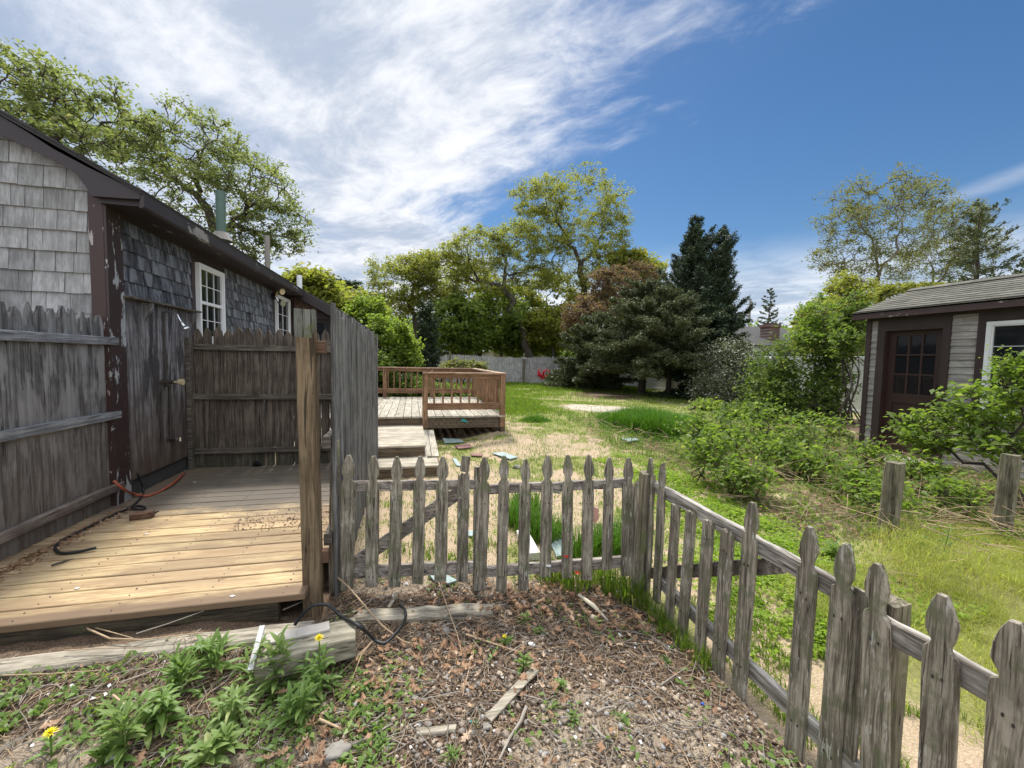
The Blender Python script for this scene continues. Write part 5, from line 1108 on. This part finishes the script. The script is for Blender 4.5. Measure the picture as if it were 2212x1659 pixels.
o = qmesh('gravel', V.reshape(-1,3), (np.arange(n)[:,None,None]*12+IF[None]).reshape(-1,3), gm_, smooth=True); tagp(o, kind='stuff', label='mixed rounded gravel in the dirt in front of the gate', cat='gravel')
# bark chips and crumbs
P = fgs(52000, lambda x,y: .14+.9*cover(x,y)[2]); V, F = leaves(P+[0,0,.006], .019, rg, .9, .5, .15); tagp(qmesh('bark_mulch', V, F, L['chip']), kind='stuff', label='dark crumbly bark mulch on the foreground dirt', cat='mulch')
# straw and twigs
def twigs(name, P, ln, r, mat, rg, label, cat, curve=.15, tilt=.12):
    n = len(P); az = rg.uniform(0,6.283,n); d = np.stack([np.cos(az),np.sin(az),rg.normal(size=n)*tilt],1); s_ = np.stack([-d[:,1],d[:,0],0*az],1)
    Ln = (ln*rg.lognormal(0,.5,n))[:,None]; R = (r*rg.uniform(.6,1.4,n))[:,None]; up = np.array([0,0,1.]); cv = rg.normal(size=n)[:,None]*curve*Ln
    rings = [P-d*Ln/2, P+s_*cv+up*.004, P+d*Ln/2]; V = []
    for i, c in enumerate(rings):
        q = R*(1,.9,.5)[i]
        for a in (90,210,330): V.append(c+s_*q*math.cos(math.radians(a))+up*q*math.sin(math.radians(a)))
    V = np.stack(V,1).reshape(-1,3); k = np.arange(n)[:,None]*9; F = np.concatenate([k+[i*3+j,i*3+(j+1)%3,i*3+3+(j+1)%3,i*3+3+j] for i in range(2) for j in range(3)])
    return tagp(qmesh(name, V, F, mat), kind='stuff', label=label, cat=cat)
P = fgs(8000)+[0,0,.010]; twigs('straw_litter', P, .055, .0016, M['stick'], rg, 'short pale straw bits scattered over the foreground dirt', 'litter')
P = fgs(3000)+[0,0,.014]; twigs('twig_litter', P, .10, .0022, M['stickg'], rg, 'thin grey brown twigs scattered over the foreground dirt', 'litter')
P = scatter(2600, 3.2, 8.0, 1.9, 8.5, lambda x,y: clear(x,y)*(.25+.75*np.exp(-((x-5.4)/1.2)**2-((y-2.9)/.8)**2))); P[:,2] += rg.uniform(0,.22,len(P))
twigs('dead_canes', P, .34, .0032, M['stick'], rg, 'tangle of dead tan bramble canes around the mossy posts', 'dead canes', .3, .45)
P = scatter(1500, 1.0, 6.5, 2.9, 9, lambda x,y: clear(x,y)*.6)+[0,0,.012]; twigs('yard_litter', P, .07, .0022, M['stickg'], rg, 'small twigs lying over the sandy yard', 'litter')
# dry oak leaves: lobed outlines
def oakleaves(name, P, size, mat, rg, label):
    n = len(P); prof = np.array([(0,-.5),(.10,-.38),(.07,-.28),(.26,-.20),(.12,-.08),(.34,.06),(.14,.14),(.28,.30),(.10,.34),(0,.52),(-.10,.34),(-.28,.30),(-.14,.14),(-.34,.06),(-.12,-.08),(-.26,-.20),(-.07,-.28),(-.10,-.38)])
    k = len(prof); nrm = rand_unit(n,rg)*.55; nrm[:,2] = 1; nrm /= np.linalg.norm(nrm,axis=1,keepdims=True); a = rand_unit(n,rg); a -= nrm*np.sum(a*nrm,1,keepdims=True); a /= np.linalg.norm(a,axis=1,keepdims=True); c = np.cross(nrm,a)
    s_ = (size*rg.uniform(.6,1.25,n))[:,None,None]; curl = rg.uniform(-.8,1.6,n)[:,None]; x = prof[None,:,0]*(1+0*curl); y = prof[None,:,1]+0*curl
    z = curl*(x*x*1.6+y*y*.7)+.06*rg.normal(size=(n,k)); x = x*(1-.3*np.abs(curl)); 
    V = P[:,None]+s_*(c[:,None]*x[...,None]+a[:,None]*y[...,None]+nrm[:,None]*z[...,None]); cen = P[:,None]+nrm[:,None]*0
    V = np.concatenate([V,cen],1); i = np.arange(k); Ft = np.stack([i,(i+1)%k,np.full(k,k)],1); F = (np.arange(n)[:,None,None]*(k+1)+Ft[None]).reshape(-1,3)
    return tagp(qmesh(name, V.reshape(-1,3), F, mat), kind='stuff', label=label, cat='leaves')
def drift(x, y):
    d = 0
    for px, py, r in ((880,1450,.22),(1000,1310,.2),(1250,1310,.30),(1370,1330,.22),(1180,1290,.25),(1120,1300,.25),(830,1480,.15),(1180,1480,.12),(1010,1420,.18),(700,1620,.12),(1370,1290,.2)):
        q = G(px,py,0); d = np.maximum(d, np.exp(-((x-q[0])**2+(y-q[1])**2)/r**2))
    return np.clip(d*.9+.035,0,1)
P = fgs(7000, drift)+[0,0,.018]; P[:,2] += rg.uniform(0,.02,len(P)); oakleaves('dry_oak_leaves', P, .050, L['dry'], rg, 'drifts of curled brown dry oak leaves in front of the pickets')
P = scatter(1400, 3.3, 8.0, 2., 9, lambda x,y: clear(x,y)*.8)+[0,0,.02]; oakleaves('dry_leaves_bed', P, .07, L['dry'], rg, 'dry brown leaves under the brambles')
P = fgs(46000, lambda x,y: np.clip(1.6*(1-sst(dp(x,y)-.15*lt(x,y),1.70,2.15))*(1-sst(lt(x,y),-.75,-.3))*(fbm(x*6,y*6,3)>.46)+.35*(1-sst(y,1.05,1.3))*(fbm(x*4+7,y*4,2)>.55)*(x>-.3)+.12*(fbm(x*5+3,y*5,2)>.62),0,1))
P[:,2] += rg.uniform(.004,.03,len(P)); V, F = leaves(P, .032, rg, .8, .5); tagp(qmesh('chickweed', V, F, L['weed']), kind='stuff', label='small leaved green chickweed creeping over the lower left dirt', cat='ground cover')
P = fgs(300)+[0,0,.012]; V, F = leaves(P, .017, rg, 1., .8); tagp(qmesh('pale_scraps', V, F, M['paper']), kind='stuff', label='tiny pale shell and petal fragments on the dirt', cat='litter')

# ------------------------------------------------------------------ INDIVIDUAL PLANTS
def lance(mb, p, d, ln, w_, droop, n=6, fold=.25, ser=0.):
    d = uni(d); s_ = np.cross(d,[0,0,1.]); s_ = uni(s_); pts = []; c = np.array(p,float); dd = d.copy()
    for i in range(n+1):
        t = i/n; pr = (math.sin(math.pi*min(1,t*.92+.05))**.8)*(1-.25*t) if i < n else .03
        u_ = np.cross(s_,dd); W = w_*.5*pr*(1+ser*rnd.uniform(-1,1)); pts += [c-s_*W+u_*W*fold*2, c.copy(), c+s_*W+u_*W*fold*2]
        dd = uni(dd+np.array([0,0,-droop/n*1.6])); c = c+dd*ln/n
    fs = []
    for i in range(n): k = i*3; fs += [(k,k+1,k+4,k+3),(k+1,k+2,k+5,k+4)]
    mb.add(pts, fs)
def weed(label, px, py, h, nst, nl, ll, lw, seed, mat='weed', cat='weed', group=None, flower=None, tilt=.3, z=None, name='leafy_weed', droop=.6, up=1.0):
    rnd.seed(seed); p = onG(px,py) if z is None else G(px,py,z); T = thing(name, label, cat, p, group); sb = MB(); lb = MB(); tops = []
    for k in range(nst):
        az = rnd.uniform(0,6.28); tl = rnd.uniform(0,tilt); hh = h*rnd.uniform(.65,1.05); b0 = p+[rnd.uniform(-.012,.012)*nst**.5,rnd.uniform(-.012,.012)*nst**.5,-.02]; e = b0+[math.cos(az)*tl*hh,math.sin(az)*tl*hh,hh]; m_ = (b0+e)/2+[0,0,.02*hh]
        sb.tube([p+[0,0,-.03],b0,m_,e],[.004,.0035,.003,.002],5); tops.append(e)
        for i in range(nl):
            t = .12+.88*(i/(nl-1))**.8; q = b0+(e-b0)*t; a = i*2.4+az; L_ = ll*(1.15-.65*t)*rnd.uniform(.8,1.15); lance(lb, q, [math.cos(a),math.sin(a),up*(.35+t)], L_, lw*(1.1-.5*t)*rnd.uniform(.85,1.1), droop*rnd.uniform(.6,1.2), 5, .2, .06)
    sb.build('stem', L[mat], T); lb.build('leaves', L[mat], T, smooth=True)
    if flower:
        for e in tops[:1]:
            fh = e+[0,0,flower[1]]; s2 = MB(); s2.tube([e,fh],[.003,.003],5); s2.build('flower_stalk', L[mat], T)
            fb_ = MB(); n = 46
            for i in range(n):
                a = i*2.4; r_ = .2+.8*(i/n); lance(fb_, fh+[0,0,.004], [math.cos(a)*r_,math.sin(a)*r_,1.15-r_], .025*flower[0]*(.6+.4*r_), .005*flower[0], .3, 2, .1)
            fb_.build('flower_head', M[flower[2]], T)
    return T
big = [('long leaved weed filling the middle of the left foreground',350,1570,.14,3),('drooping weed at the bottom edge below the green cluster',470,1640,.10,3),('thin leaved weed behind the green cluster next to the buried timber',430,1420,.10,2),
 ('tall lance leaved weed right beside the grey beam, left part of the cluster',560,1470,.20,3),
 ('large dense lance leaved weed in front of the grey beam centre',610,1480,.22,4),
 ('lance leaved weed at the right end of the green cluster below the beam',680,1500,.20,4),
 ('leafy weed leaning toward the viewer at the front of the green cluster',640,1560,.13,3),
 ('bushy weed at the lower left of the green cluster with yellowish centre',510,1560,.15,3),
 ('fresh green weed rosette left of the white painted strip',380,1490,.17,3),
 ('smaller weed between the white strip and the fresh rosette',460,1450,.13,2),
 ('wide leaved weed near the bottom left foreground',280,1620,.16,2),
 ('low weed close to the bottom edge left of centre',230,1650,.11,2)]
L['weedl'] = leafmat('lighter weed leaf', (.17,.25,.07), (.25,.34,.11), (.34,.36,.14), .4, .5)
for i, (lb_, px, py, h, ns) in enumerate(big): rv = random.Random(500+i); weed(lb_, px, py, h*rv.uniform(.8,1.25), ns+rv.choice([0,1,2]), rv.choice([8,10,12,14]), rv.uniform(.09,.16), rv.uniform(.020,.036), 200+i, 'weedl' if i%3==1 else 'weed', tilt=rv.uniform(.2,.7), droop=rv.uniform(.4,1.0), up=rv.uniform(.7,1.4), group='lance leaved weeds in the left foreground')
weed('dandelion like plant with one yellow flower in front of the beam end', 690, 1490, .19, 1, 10, .11, .028, 230, flower=(1.,.075,'yellow'), cat='dandelion', name='dandelion', group='yellow dandelions')
weed('dandelion with one open yellow flower at the left edge foreground', 98, 1640, .09, 1, 8, .09, .026, 231, flower=(1.,.03,'yellow'), cat='dandelion', name='dandelion', group='yellow dandelions')
weed('dandelion with yellow flower cut by the bottom left corner of the picture', 5, 1690, .055, 1, 6, .09, .026, 232, flower=(1.,.01,'yellow'), cat='dandelion', name='dandelion', group='yellow dandelions')
weed('tiny yellow flowered weed in the middle of the dry leaves', 1087, 1385, .03, 1, 6, .04, .012, 233, flower=(.6,.02,'yellow'), cat='dandelion', name='dandelion', group='yellow dandelions')
Z5 = lambda x, y: (663.6+x*.3667, 1216.5+y*.3667)
for i, (lb_, x, y, h, ns, nl, ll, lw) in enumerate([
 ('leafy weed with a white flower above the end of the thin lath',1280,620,.075,2,14,.07,.017),
 ('weed rosette just right of the upper end of the thin lath',1490,740,.06,2,12,.065,.018),
 ('small spreading weed below the rosette near the lath',1465,850,.035,2,10,.05,.013),
 ('bright small weed in gravel right of the lath lower part',1565,945,.05,2,14,.05,.013),
 ('small weed in the gravel furthest right before the leaning pickets',1850,930,.04,2,12,.045,.010),
 ('tiny weed on the right beside a white scrap',2105,585,.035,2,12,.045,.012),
 ('tiny weed seedling in gravel near the bottom centre',1318,1075,.025,1,9,.035,.009),
 ('grassy weed tuft at the bottom left of centre',410,1120,.06,3,9,.06,.012),
 ('grassy weed tuft at the bottom edge under the curved stick',860,1160,.055,3,9,.055,.011),
 ('small weed by the teal plastic bits',990,960,.03,1,9,.035,.010),
 ('low dark weed patch left of the white flower weed',1170,460,.04,3,12,.05,.014),
 ('round leaved dark green weed above the white flower weed',1290,350,.07,4,10,.04,.018),
 ('round leaved weed near the small yellow flower',1370,420,.05,3,10,.04,.018)]):
    px, py = Z5(x,y); weed(lb_, px, py, h, ns, nl, ll, lw, 240+i, group='small weeds in the gravel')
for i, (lb_, px, py, h, ns, nl, ll, lw, mt) in enumerate([
 ('tall single stemmed weed rising from the yellow fine grass',2030,1215,.44,1,20,.09,.022,'weed'),
 ('broad leaved weed at the foot of the nearest mossy post',1990,1190,.14,3,12,.15,.035,'weed'),
 ('broad leaved weed behind the leaning picket tops',1800,1200,.12,3,9,.13,.035,'weed'),
 ('light green young shoot in the bramble bed left of the shed door step',1650,985,.34,2,12,.13,.04,'bush'),
 ('light green tall shoot second in the bramble bed',1690,1000,.42,2,14,.12,.035,'bush'),
 ('dark leafy weed by the shed corner foot',1835,960,.28,4,12,.13,.04,'weed')]):
    weed(lb_, px, py, h, ns, nl, ll, lw, 270+i, mt, z=.02, group='weeds beyond the leaning pickets')
for i, (px, py, mt, lb_) in enumerate([(1223,1202,'redfl','small red flower in the grass before the middle pickets'),(1247,1237,'redfl','second lower red flower in the grass before the pickets'),(1185,1222,'wflower','small white flower low before the middle pickets')]):
    p = PL(px,py,(1.0,2.35),(1.4,2.27)); T = thing('garden_flower', lb_, 'flower', (p[0],p[1],0)); sb = MB(); sb.tube([(p[0],p[1],-.01),p],[.002,.002],4); sb.build('stem', L['weed'], T)
    fb_ = MB()
    for k in range(9): a = k*.7; lance(fb_, p, [math.cos(a),math.sin(a),.5], .020, .014, .4, 2, .1)
    fb_.build('flower_head', M[mt], T)

# ------------------------------------------------------------------ LOOSE THINGS
def slab(name, label, cat, pts, t, mat, tilt=(0,0), group=None, z=None):
    """irregular flat piece through pixel outline on the ground"""
    P = [onG(px,py) for px,py in pts]; c = sum(P)/len(P); zz_ = max(g1(p[0],p[1]) for p in P)+.010 if z is None else z
    T = MB(); loop = [np.array([p[0],p[1],zz_+(p[0]-c[0])*tilt[0]+(p[1]-c[1])*tilt[1]]) for p in P]; T.extr(loop, (0,0,t))
    o = T.build(name, mat, loc=(c[0],c[1],zz_)); return tagp(o, label, cat, group)
q = lambda *a: [Z4(x,y) for x,y in a]
slab('slate_piece','large pale grey green slate lying behind the middle pickets','slate', q((1362,1340),(1400,1262),(1510,1290),(1540,1380),(1395,1420)), .014, M['slate'], (0,0), 'broken slate pieces in the yard')
slab('slate_piece','pale slate half under the gate pickets on the near side','slate', q((560,1520),(640,1508),(752,1570),(690,1592),(600,1570)), .012, M['slate'], (0,0), 'broken slate pieces in the yard')
slab('slate_piece','pale slate on the sand just beyond the gate end pickets','slate', q((975,738),(1050,728),(1145,760),(1095,775)), .014, M['slate'], (0,0), 'broken slate pieces in the yard')
slab('slate_piece','single pale slate alone on the far grassy sand','slate', q((1812,648),(1900,643),(1928,660),(1862,675)), .02, M['slate'], (0,0), 'broken slate pieces in the yard')
slab('slate_piece','pale blue grey slate beneath the deck front edge','slate', q((655,645),(770,645),(798,660),(670,670)), .014, M['slate'], (0,0), 'broken slate pieces in the yard')
slab('slate_piece','dark red slate next to the steps under the deck corner','slate', q((735,690),(835,675),(845,700),(760,710)), .016, M['slater'], (0,0), 'broken slate pieces in the yard')
slab('slate_piece','dull red slate in the sand between the steps and the pale slate','slate', q((838,738),(915,736),(910,755),(845,752)), .014, M['slater'], (0,0), 'broken slate pieces in the yard')
slab('slate_piece','purplish slate leaning by the lower step corner','slate', q((720,770),(745,775),(780,820),(745,815)), .014, M['slate'], (0,0), 'broken slate pieces in the yard')
slab('slate_piece','small pale slate seen low behind the gate end post','slate', q((820,1240),(855,1245),(850,1280),(822,1275)), .012, M['slate'], (0,0), 'broken slate pieces in the yard')
slab('slate_piece','thin pale slate right behind the rail at the centre','slate', q((1368,965),(1425,968),(1420,990),(1375,985)), .012, M['slate'], (0,0), 'broken slate pieces in the yard')
P_ = [Z4(1630,1070),Z4(1665,1085),Z4(1672,1150),Z4(1645,1185),Z4(1628,1130)]; c = onG(*Z4(1650,1190)); mb = MB(); loop = [PY(px,py,c[1]) for px,py in P_]; mb.extr(loop,(0,.025,0)); tagp(mb.build('stone_slab', M['slatep'], loc=c),'pink stone slab standing upright in the tall grass behind the pickets','stone')
mb = MB(); a = onG(*Z4(1170,1290)); c = onG(*Z4(1250,1440)); mb.board(a+[0,0,.06],c+[0,0,.05],(1,0,0),.10,.06,.006,5,.002); tagp(mb.build('painted_board', plain('chalky white paint',(.60,.58,.54),.8,.25,20), loc=a),'short whitish painted board lying behind the middle pickets','board')
def rock(label, px, py, r, seed, mat='rock', group=None, name='stone'):
    rr = np.random.default_rng(seed); p = onG(px,py); me = bpy.data.meshes.new(name); import bmesh
    bm = bmesh.new(); bmesh.ops.create_icosphere(bm, subdivisions=3, radius=1); sd = rr.uniform(0,50,3)
    from mathutils import noise as mn
    for v_ in bm.verts: k = 1+.5*mn.noise(v_.co*1.3+Vector(sd))+.28*mn.noise(v_.co*3.4+Vector(sd))+.12*mn.noise(v_.co*8+Vector(sd)); v_.co = Vector((v_.co.x*1.15,v_.co.y*.9,v_.co.z*.62))*k*r
    bm.to_mesh(me); bm.free(); me.polygons.foreach_set('use_smooth', [True]*len(me.polygons)); o = link(name, me, M[mat], None, p+[0,0,r*.3]); return tagp(o, label, 'stone', group)
rock('rough grey stone near the bottom left of centre between weeds and gravel', 728, 1660-28, .042, 1)
rock('small tan stone on the white board behind the pickets', *Z4(1390,1262), .035, 2, 'rock')
rock('rounded pale stone on the sand beyond the middle of the fence', *Z4(1140,825), .05, 3, 'rock')
rock('white pebble in the mulch below the black hose loop', *Z5(632,800), .018, 4, 'rock'); rock('pale oval stone under the lath lower end', *Z5(1060,970), .017, 5, 'rock')
# timbers
a, c = G(250,1397,.02), G(665,1353,.02); mb = MB(); mb.board((-1.98,2.20,.062),(-.52,2.30,.012),(0,1,0),.12,.09,.012,14,.004,.01); tagp(mb.build('landscape_timber', M['timber'], loc=(-1.2,2.2,0)),'long weathered landscape timber half buried below the plank platform edge','timber')
a, c = onG(770,1338), onG(1065,1322); mb = MB(); mb.board(a+[0,0,.0],c+[0,0,-.0],(0,1,0),.10,.07,.012,10,.005,.02); tagp(mb.build('landscape_timber', M['timber'], loc=a),'shorter rotten timber half buried before the gate, right of the black hose','timber')
# beam block
zb = .165; pA = G(558,1404,zb-.035); pB = G(768,1354,zb-.02); mb = MB(); mb.board(pA-[0,0,.05],pB-[0,0,.05],(0,1,0),.18,.10,.006,6,.001,.002)
beam = tagp(mb.build('wooden_beam', M['beam'], loc=pA),'thick square grey beam offcut lying tilted above the green weeds','beam')
d_ = uni(pB-pA); sd = np.array([-d_[1],d_[0],0]); e0_ = pA+sd*.05+[0,0,.006]; mb = MB(); mb.board(e0_,e0_+d_*.30,sd,.075,.012,.002,6,.002,.006); tagp(mb.build('thin_board', plain('bleached board',(.38,.35,.31),.85,.25,40), loc=e0_),'thin bleached board resting on top of the square grey beam','board')
a = G(541,1448,.10); c = G(567,1352,.20); mb = MB(); mb.board(a,c,(1,0,0),.024,.012,.001); tagp(mb.build('white_strip', plain('white painted strip',(.50,.50,.48),.6,.1), loc=a),'narrow white painted wood strip leaning on the left end of the grey beam','wood strip')
# lath
a = onG(*Z5(1345,650)); c = onG(*Z5(1065,945)); mb = MB(); mb.board(a+[0,0,.025],c+[0,0,.02],(1,0,0),.042,.008,.002,5,.001,.004); tagp(mb.build('wooden_lath', M['timber'], loc=a),'flat grey brown lath lying diagonally on the gravel','lath')
a = onG(*Z5(640,1015)); c = onG(*Z5(880,990)); mb = MB(); mb.board(a+[0,0,.012],c+[0,0,.012],(0,1,0),.035,.018,.005,6,.003,.01); tagp(mb.build('rotten_wood', M['timber'], loc=a),'short rotten grooved wood piece at the bottom centre gravel','wood piece')
a = onG(*Z5(1600,215)); c = onG(*Z5(1770,350)); mb = MB(); mb.tube([a+[0,0,.03],(a+c)/2+[0,0,.035],c+[0,0,.015]],[.010,.014,.004],7); tagp(mb.build('driftwood_stick', plain('pale stick',(.56,.50,.38),.8,.2,30), loc=a),'pale peeled stick lying in leaves left of the leaning picket run','stick')
a = onG(*Z5(480,290)); c = onG(*Z5(530,222)); mb = MB(); mb.board(a+[0,0,.03],c+[0,0,.05],(1,0,0),.02,.006,.001); tagp(mb.build('wood_splinter', M['timber'], loc=a),'flat wood splinter beside the black hose loop','splinter')
# sticks
def stick(label, pts, r, mat='stick', zs=None, name='long_stick', group='long sticks on the dirt'):
    P = [onG(*Z5(x,y))+np.array([0,0,(zs[i] if zs else .02)]) for i,(x,y) in enumerate(pts)]; mb = MB(); k = len(P); mb.tube(P, list(np.linspace(r,r*.55,k)), 7); return tagp(mb.build(name, M[mat], loc=P[0]), label, 'stick', group)
stick('long straight tan reed slanting down from the gate to the gravel', [(758,118),(830,320),(880,440),(915,560)], .004, zs=[.06,.05,.03,.015])
stick('orange brown cane pointing right at the leafy weed', [(935,440),(1050,480),(1245,545)], .0065)
stick('long tan cane crossing the black hose and the timber', [(155,172),(240,280),(440,430),(560,490),(690,520)], .0055, zs=[.12,.15,.06,.03,.02])
stick('dark curved stick running down to the bottom edge in the centre', [(1290,872),(1255,960),(1190,1060),(1130,1190)], .0075, 'stickg')
stick('long grey twig from the bottom left corner up to the gravel', [(-60,1230),(150,1150),(350,1060),(500,975)], .005, 'stickg')
stick('long pale stem slanting beside the beam end, outer one', [(395,470),(320,560),(260,720)], .004)
stick('pale stem slanting beside the beam end, inner one', [(375,490),(300,570),(190,680)], .003)
stick('thin pale stem standing out of the mulch above the lath', [(985,535),(950,660),(915,810)], .0028)
stick('thin reddish stick lying below the dry leaves', [(430,725),(520,722),(620,730)], .005)
stick('curved white twig in gravel right of the lath', [(1680,985),(1730,1040),(1800,1080)], .0055, 'stickg')
stick('dark bent stick at the right of the small weeds', [(1705,905),(1750,880),(1810,870)], .007, 'stickg')
stick('thin twig leaning right toward the picket run foot', [(1725,835),(1790,800),(1860,765)], .003)
stick('small stick lying at bottom right of the gravel', [(2080,745),(2140,700),(2230,640)], .004, 'stickg')
stick('twig lying across the timber under the black hose', [(-140,345),(-20,300),(60,262)], .004, 'stickg', [.07,.08,.09])
ST3 = lambda pts, r, label, mat='stick', zz_=.05: stick(label, [((x*.3834-663.6)/.3667, (1253+y*.3834-1216.5)/.3667) for x,y in pts], r, mat, [zz_]*len(pts))
ST3([(440,262),(500,330),(620,385),(800,392),(900,380),(1140,350)], .005, 'long bent bare twig lying along the buried timber below the platform')
ST3([(500,310),(620,345),(750,382)], .0035, 'short side twig joining the long bent twig below the platform')
ST3([(370,455),(600,440),(830,440)], .003, 'thin straight straw on the dark mulch at left')
ST3([(20,600),(280,590),(580,570)], .003, 'long thin straw across the left foreground weeds')
ST3([(640,715),(705,770)], .005, 'short tan stick among the left foreground weeds')
ST3([(770,380),(950,320),(1150,245)], .003, 'thin dark twig lying on the buried timber', 'stickg', .07)
ST3([(1800,850),(1910,900)], .006, 'short broken stick in the gravel right of the lance leaved weeds')
# hoses
def hose(label, P, r, mat, name='garden_hose'):
    P = [np.asarray(p,float) for p in P]; out = []
    for i in range(len(P)-1):
        p0 = P[max(i-1,0)]; p1 = P[i]; p2 = P[i+1]; p3 = P[min(i+2,len(P)-1)]
        for k in range(6): t = k/6; out.append(.5*((2*p1)+(-p0+p2)*t+(2*p0-5*p1+4*p2-p3)*t*t+(-p0+3*p1-3*p2+p3)*t**3))
    out.append(P[-1]); mb = MB(); mb.tube(out, r, 8); o = mb.build(name, M[mat], smooth=True, loc=P[0]); return tagp(o, label, 'hose')
Z2 = lambda x, y: (x*.4444, 634+y*.4444)
hz = PZ+.012
hose('black hose snaking along the platform by the left fence', [G(*Z2(668,872),PZ+.22),G(*Z2(695,945),PZ+.06),G(*Z2(690,985),hz),G(*Z2(640,1035),hz),G(*Z2(560,1070),hz),G(*Z2(470,1115),hz),G(*Z2(370,1165),hz),G(*Z2(295,1205),hz),G(*Z2(270,1240),hz),G(*Z2(300,1262),hz),G(*Z2(380,1255),hz),G(*Z2(466,1236),hz+.01)], .0095, 'hoseb')
hose('small curl of black hose near the wood block on the platform', [G(*Z2(640,1035),hz),G(*Z2(680,1032),hz),G(*Z2(706,1042),hz),G(*Z2(680,1050),hz),G(*Z2(635,1043),hz)], .008, 'hoseb')
hose('faded orange hose looping below the plywood shower wall', [PX(*Z2(552,910),-2.44),PX(*Z2(600,950),-2.40),G(*Z2(655,975),hz+.02),G(*Z2(720,983),hz),G(*Z2(790,955),hz),G(*Z2(850,915),hz+.02),PX(*Z2(895,873),-2.44)], .011, 'hoseo')
ZH = lambda x, y: (553+x*.17776, 1179.7+y*.17776)          # crop 750,1600 - 1250,2000
H = lambda x, y, z: G(*ZH(x,y), z)
hose('black hose arching over the timber beside the beam and looping on the leaves', [H(470,960,.10),H(530,870,.13),H(620,770,.17),H(720,715,.19),H(860,712,.19),H(940,760,.17),H(1020,840,.14),H(1100,890,.15),H(1250,970,.16),H(1360,1060,.10),H(1440,1140,.05),H(1530,1180,.04),H(1600,1160,.04),H(1680,1080,.04),H(1780,950,.05),H(1820,850,.05),H(1800,760,.05),H(1740,715,.05)], .0085, 'hoseb')
# things on the platform
p = G(*Z2(692,1095),PZ+.0); o = thing('wood_block', 'brown wood block lying on the sunny platform planks', 'wood block', p); mb = MB(); mb.board(p+[-.075,-.01,.028],p+[.065,.03,.028],(0,1,0),.06,.05,.006,3,.002); mb.build('block', M['blockw'], o)
mb = MB(); mb.tube([p+[.06,.03,.03],p+[.09,.045,.04]],[.01,.006],6); mb.build('broken_tip', M['barkd'], o)
a, c = G(*Z2(250,1322),hz), G(*Z2(360,1288),hz); mb = MB(); mb.tube([a,(a+c)/2,c],[.006,.007,.002],6); tagp(mb.build('bark_sliver', M['iron'], loc=a),'dark bark sliver on the front left planks','bark piece')
for i, (x, y, lb_) in enumerate([(372,1434,'small white scrap on the front planks at left'),(710,1170,'small white scrap in the middle of the planks'),(945,917,'white scrap on the dark wet planks near the foundation'),(1127,1472,'white scrap at the front edge of the planks')]):
    p = G(*Z2(x,y),PZ+.003); mb = MB(); mb.extr([p+[-.012,0,0],p+[.004,-.008,0],p+[.016,.003,0],p+[.002,.009,0]],(0,0,.003)); tagp(mb.build('white_scrap', M['paper'], loc=p), lb_, 'scrap')
def crumple(label, px, py, r, mat='paper', name='white_scrap', cat='scrap', z=None):
    p = (onG(px,py) if z is None else G(px,py,z))+[0,0,r*.5]; rr = np.random.default_rng(int(px*7+py)); V = IV*(1+.4*rr.normal(size=(12,1)))*[1.1,1.0,.55]*r+p; mb = MB(); mb.add(V, [tuple(f) for f in IF]); return tagp(mb.build(name, M[mat], loc=p), label, cat)
crumple('crumpled white scrap on leaves left of the leaning pickets', *Z5(1840,432), .016); crumple('white shell like scrap near the small right hand weed', *Z5(2125,500), .014)
crumple('white blossom scrap on the leafy weed above the lath', *Z5(1325,490), .014); crumple('pale scrap in the grass before the corner post', *Z5(1835,175), .016)
crumple('pale scrap in mulch under the middle pickets', *Z5(1275,232), .014); crumple('white scrap near the foot of the gate pickets', *Z5(585,128), .014)
crumple('white crumpled scrap at the very bottom of the left foreground', 238, 1645, .016); crumple('small white scrap below the beam weeds', 612, 1550, .012)
crumple('blue plastic cap on the gravel near the leaning pickets', *Z6(432,1350), .009, 'blueplastic', 'blue_plastic', 'plastic'); crumple('teal plastic bit left of centre gravel', *Z5(905,925), .008, 'teal', 'plastic_bit', 'plastic'); crumple('teal plastic bit by the small weed', *Z5(965,938), .007, 'teal', 'plastic_bit', 'plastic'); crumple('tiny teal plastic bit above the other two', *Z5(1022,862), .005, 'teal', 'plastic_bit', 'plastic')
crumple('dark rag lump at the foot of the brown back fence', *Z2(1245,840), .055, 'black', 'dark_rag', 'rag', z=PZ)
# red thing by the far fence
p = PY(1174,838,24.2); T = thing('red_plastic_tangle','bright red plastic tangle standing against the far stockade fence','toy',(p[0],24.2,0)); rr = np.random.default_rng(4); mb = MB()
for k in range(16): a = rr.uniform(0,6.28); h = rr.uniform(.2,1.); mb.tube([(p[0]+.1*rr.normal(),24.2,.3+.2*rr.random()),(p[0]+.35*math.cos(a),24.2+.2*math.sin(a),.35+h*.5),(p[0]+.40*math.cos(a+.8),24.2,.3+h*.7)],[.05,.06,.03],5)
mb.build('tangle', M['redp'], T)
# debris line on platform and against fence
P = np.stack([rg.uniform(-1.35,-.66,260), 3.55+.10*rg.normal(size=260), np.full(260,PZ+.004)],1); V, F = leaves(P, .02, rg, 1.2, .5); tagp(qmesh('plank_debris', V, F, L['chip']), kind='stuff', label='crumbs of bark and dirt across the platform planks', cat='litter')
P = np.stack([-2.40+.06*np.abs(rg.normal(size=420)), rg.uniform(2.4,4.1,420), PZ+.004+.012*rg.random(420)],1); V, F = leaves(P, .035, rg, 1., .5); tagp(qmesh('fence_foot_litter', V, F, L['dry']), kind='stuff', label='dry leaves and dirt gathered at the foot of the left fence', cat='litter')
print('objects', len(bpy.data.objects), 'tris', sum(len(o.data.polygons) for o in bpy.data.objects if o.type=='MESH'))
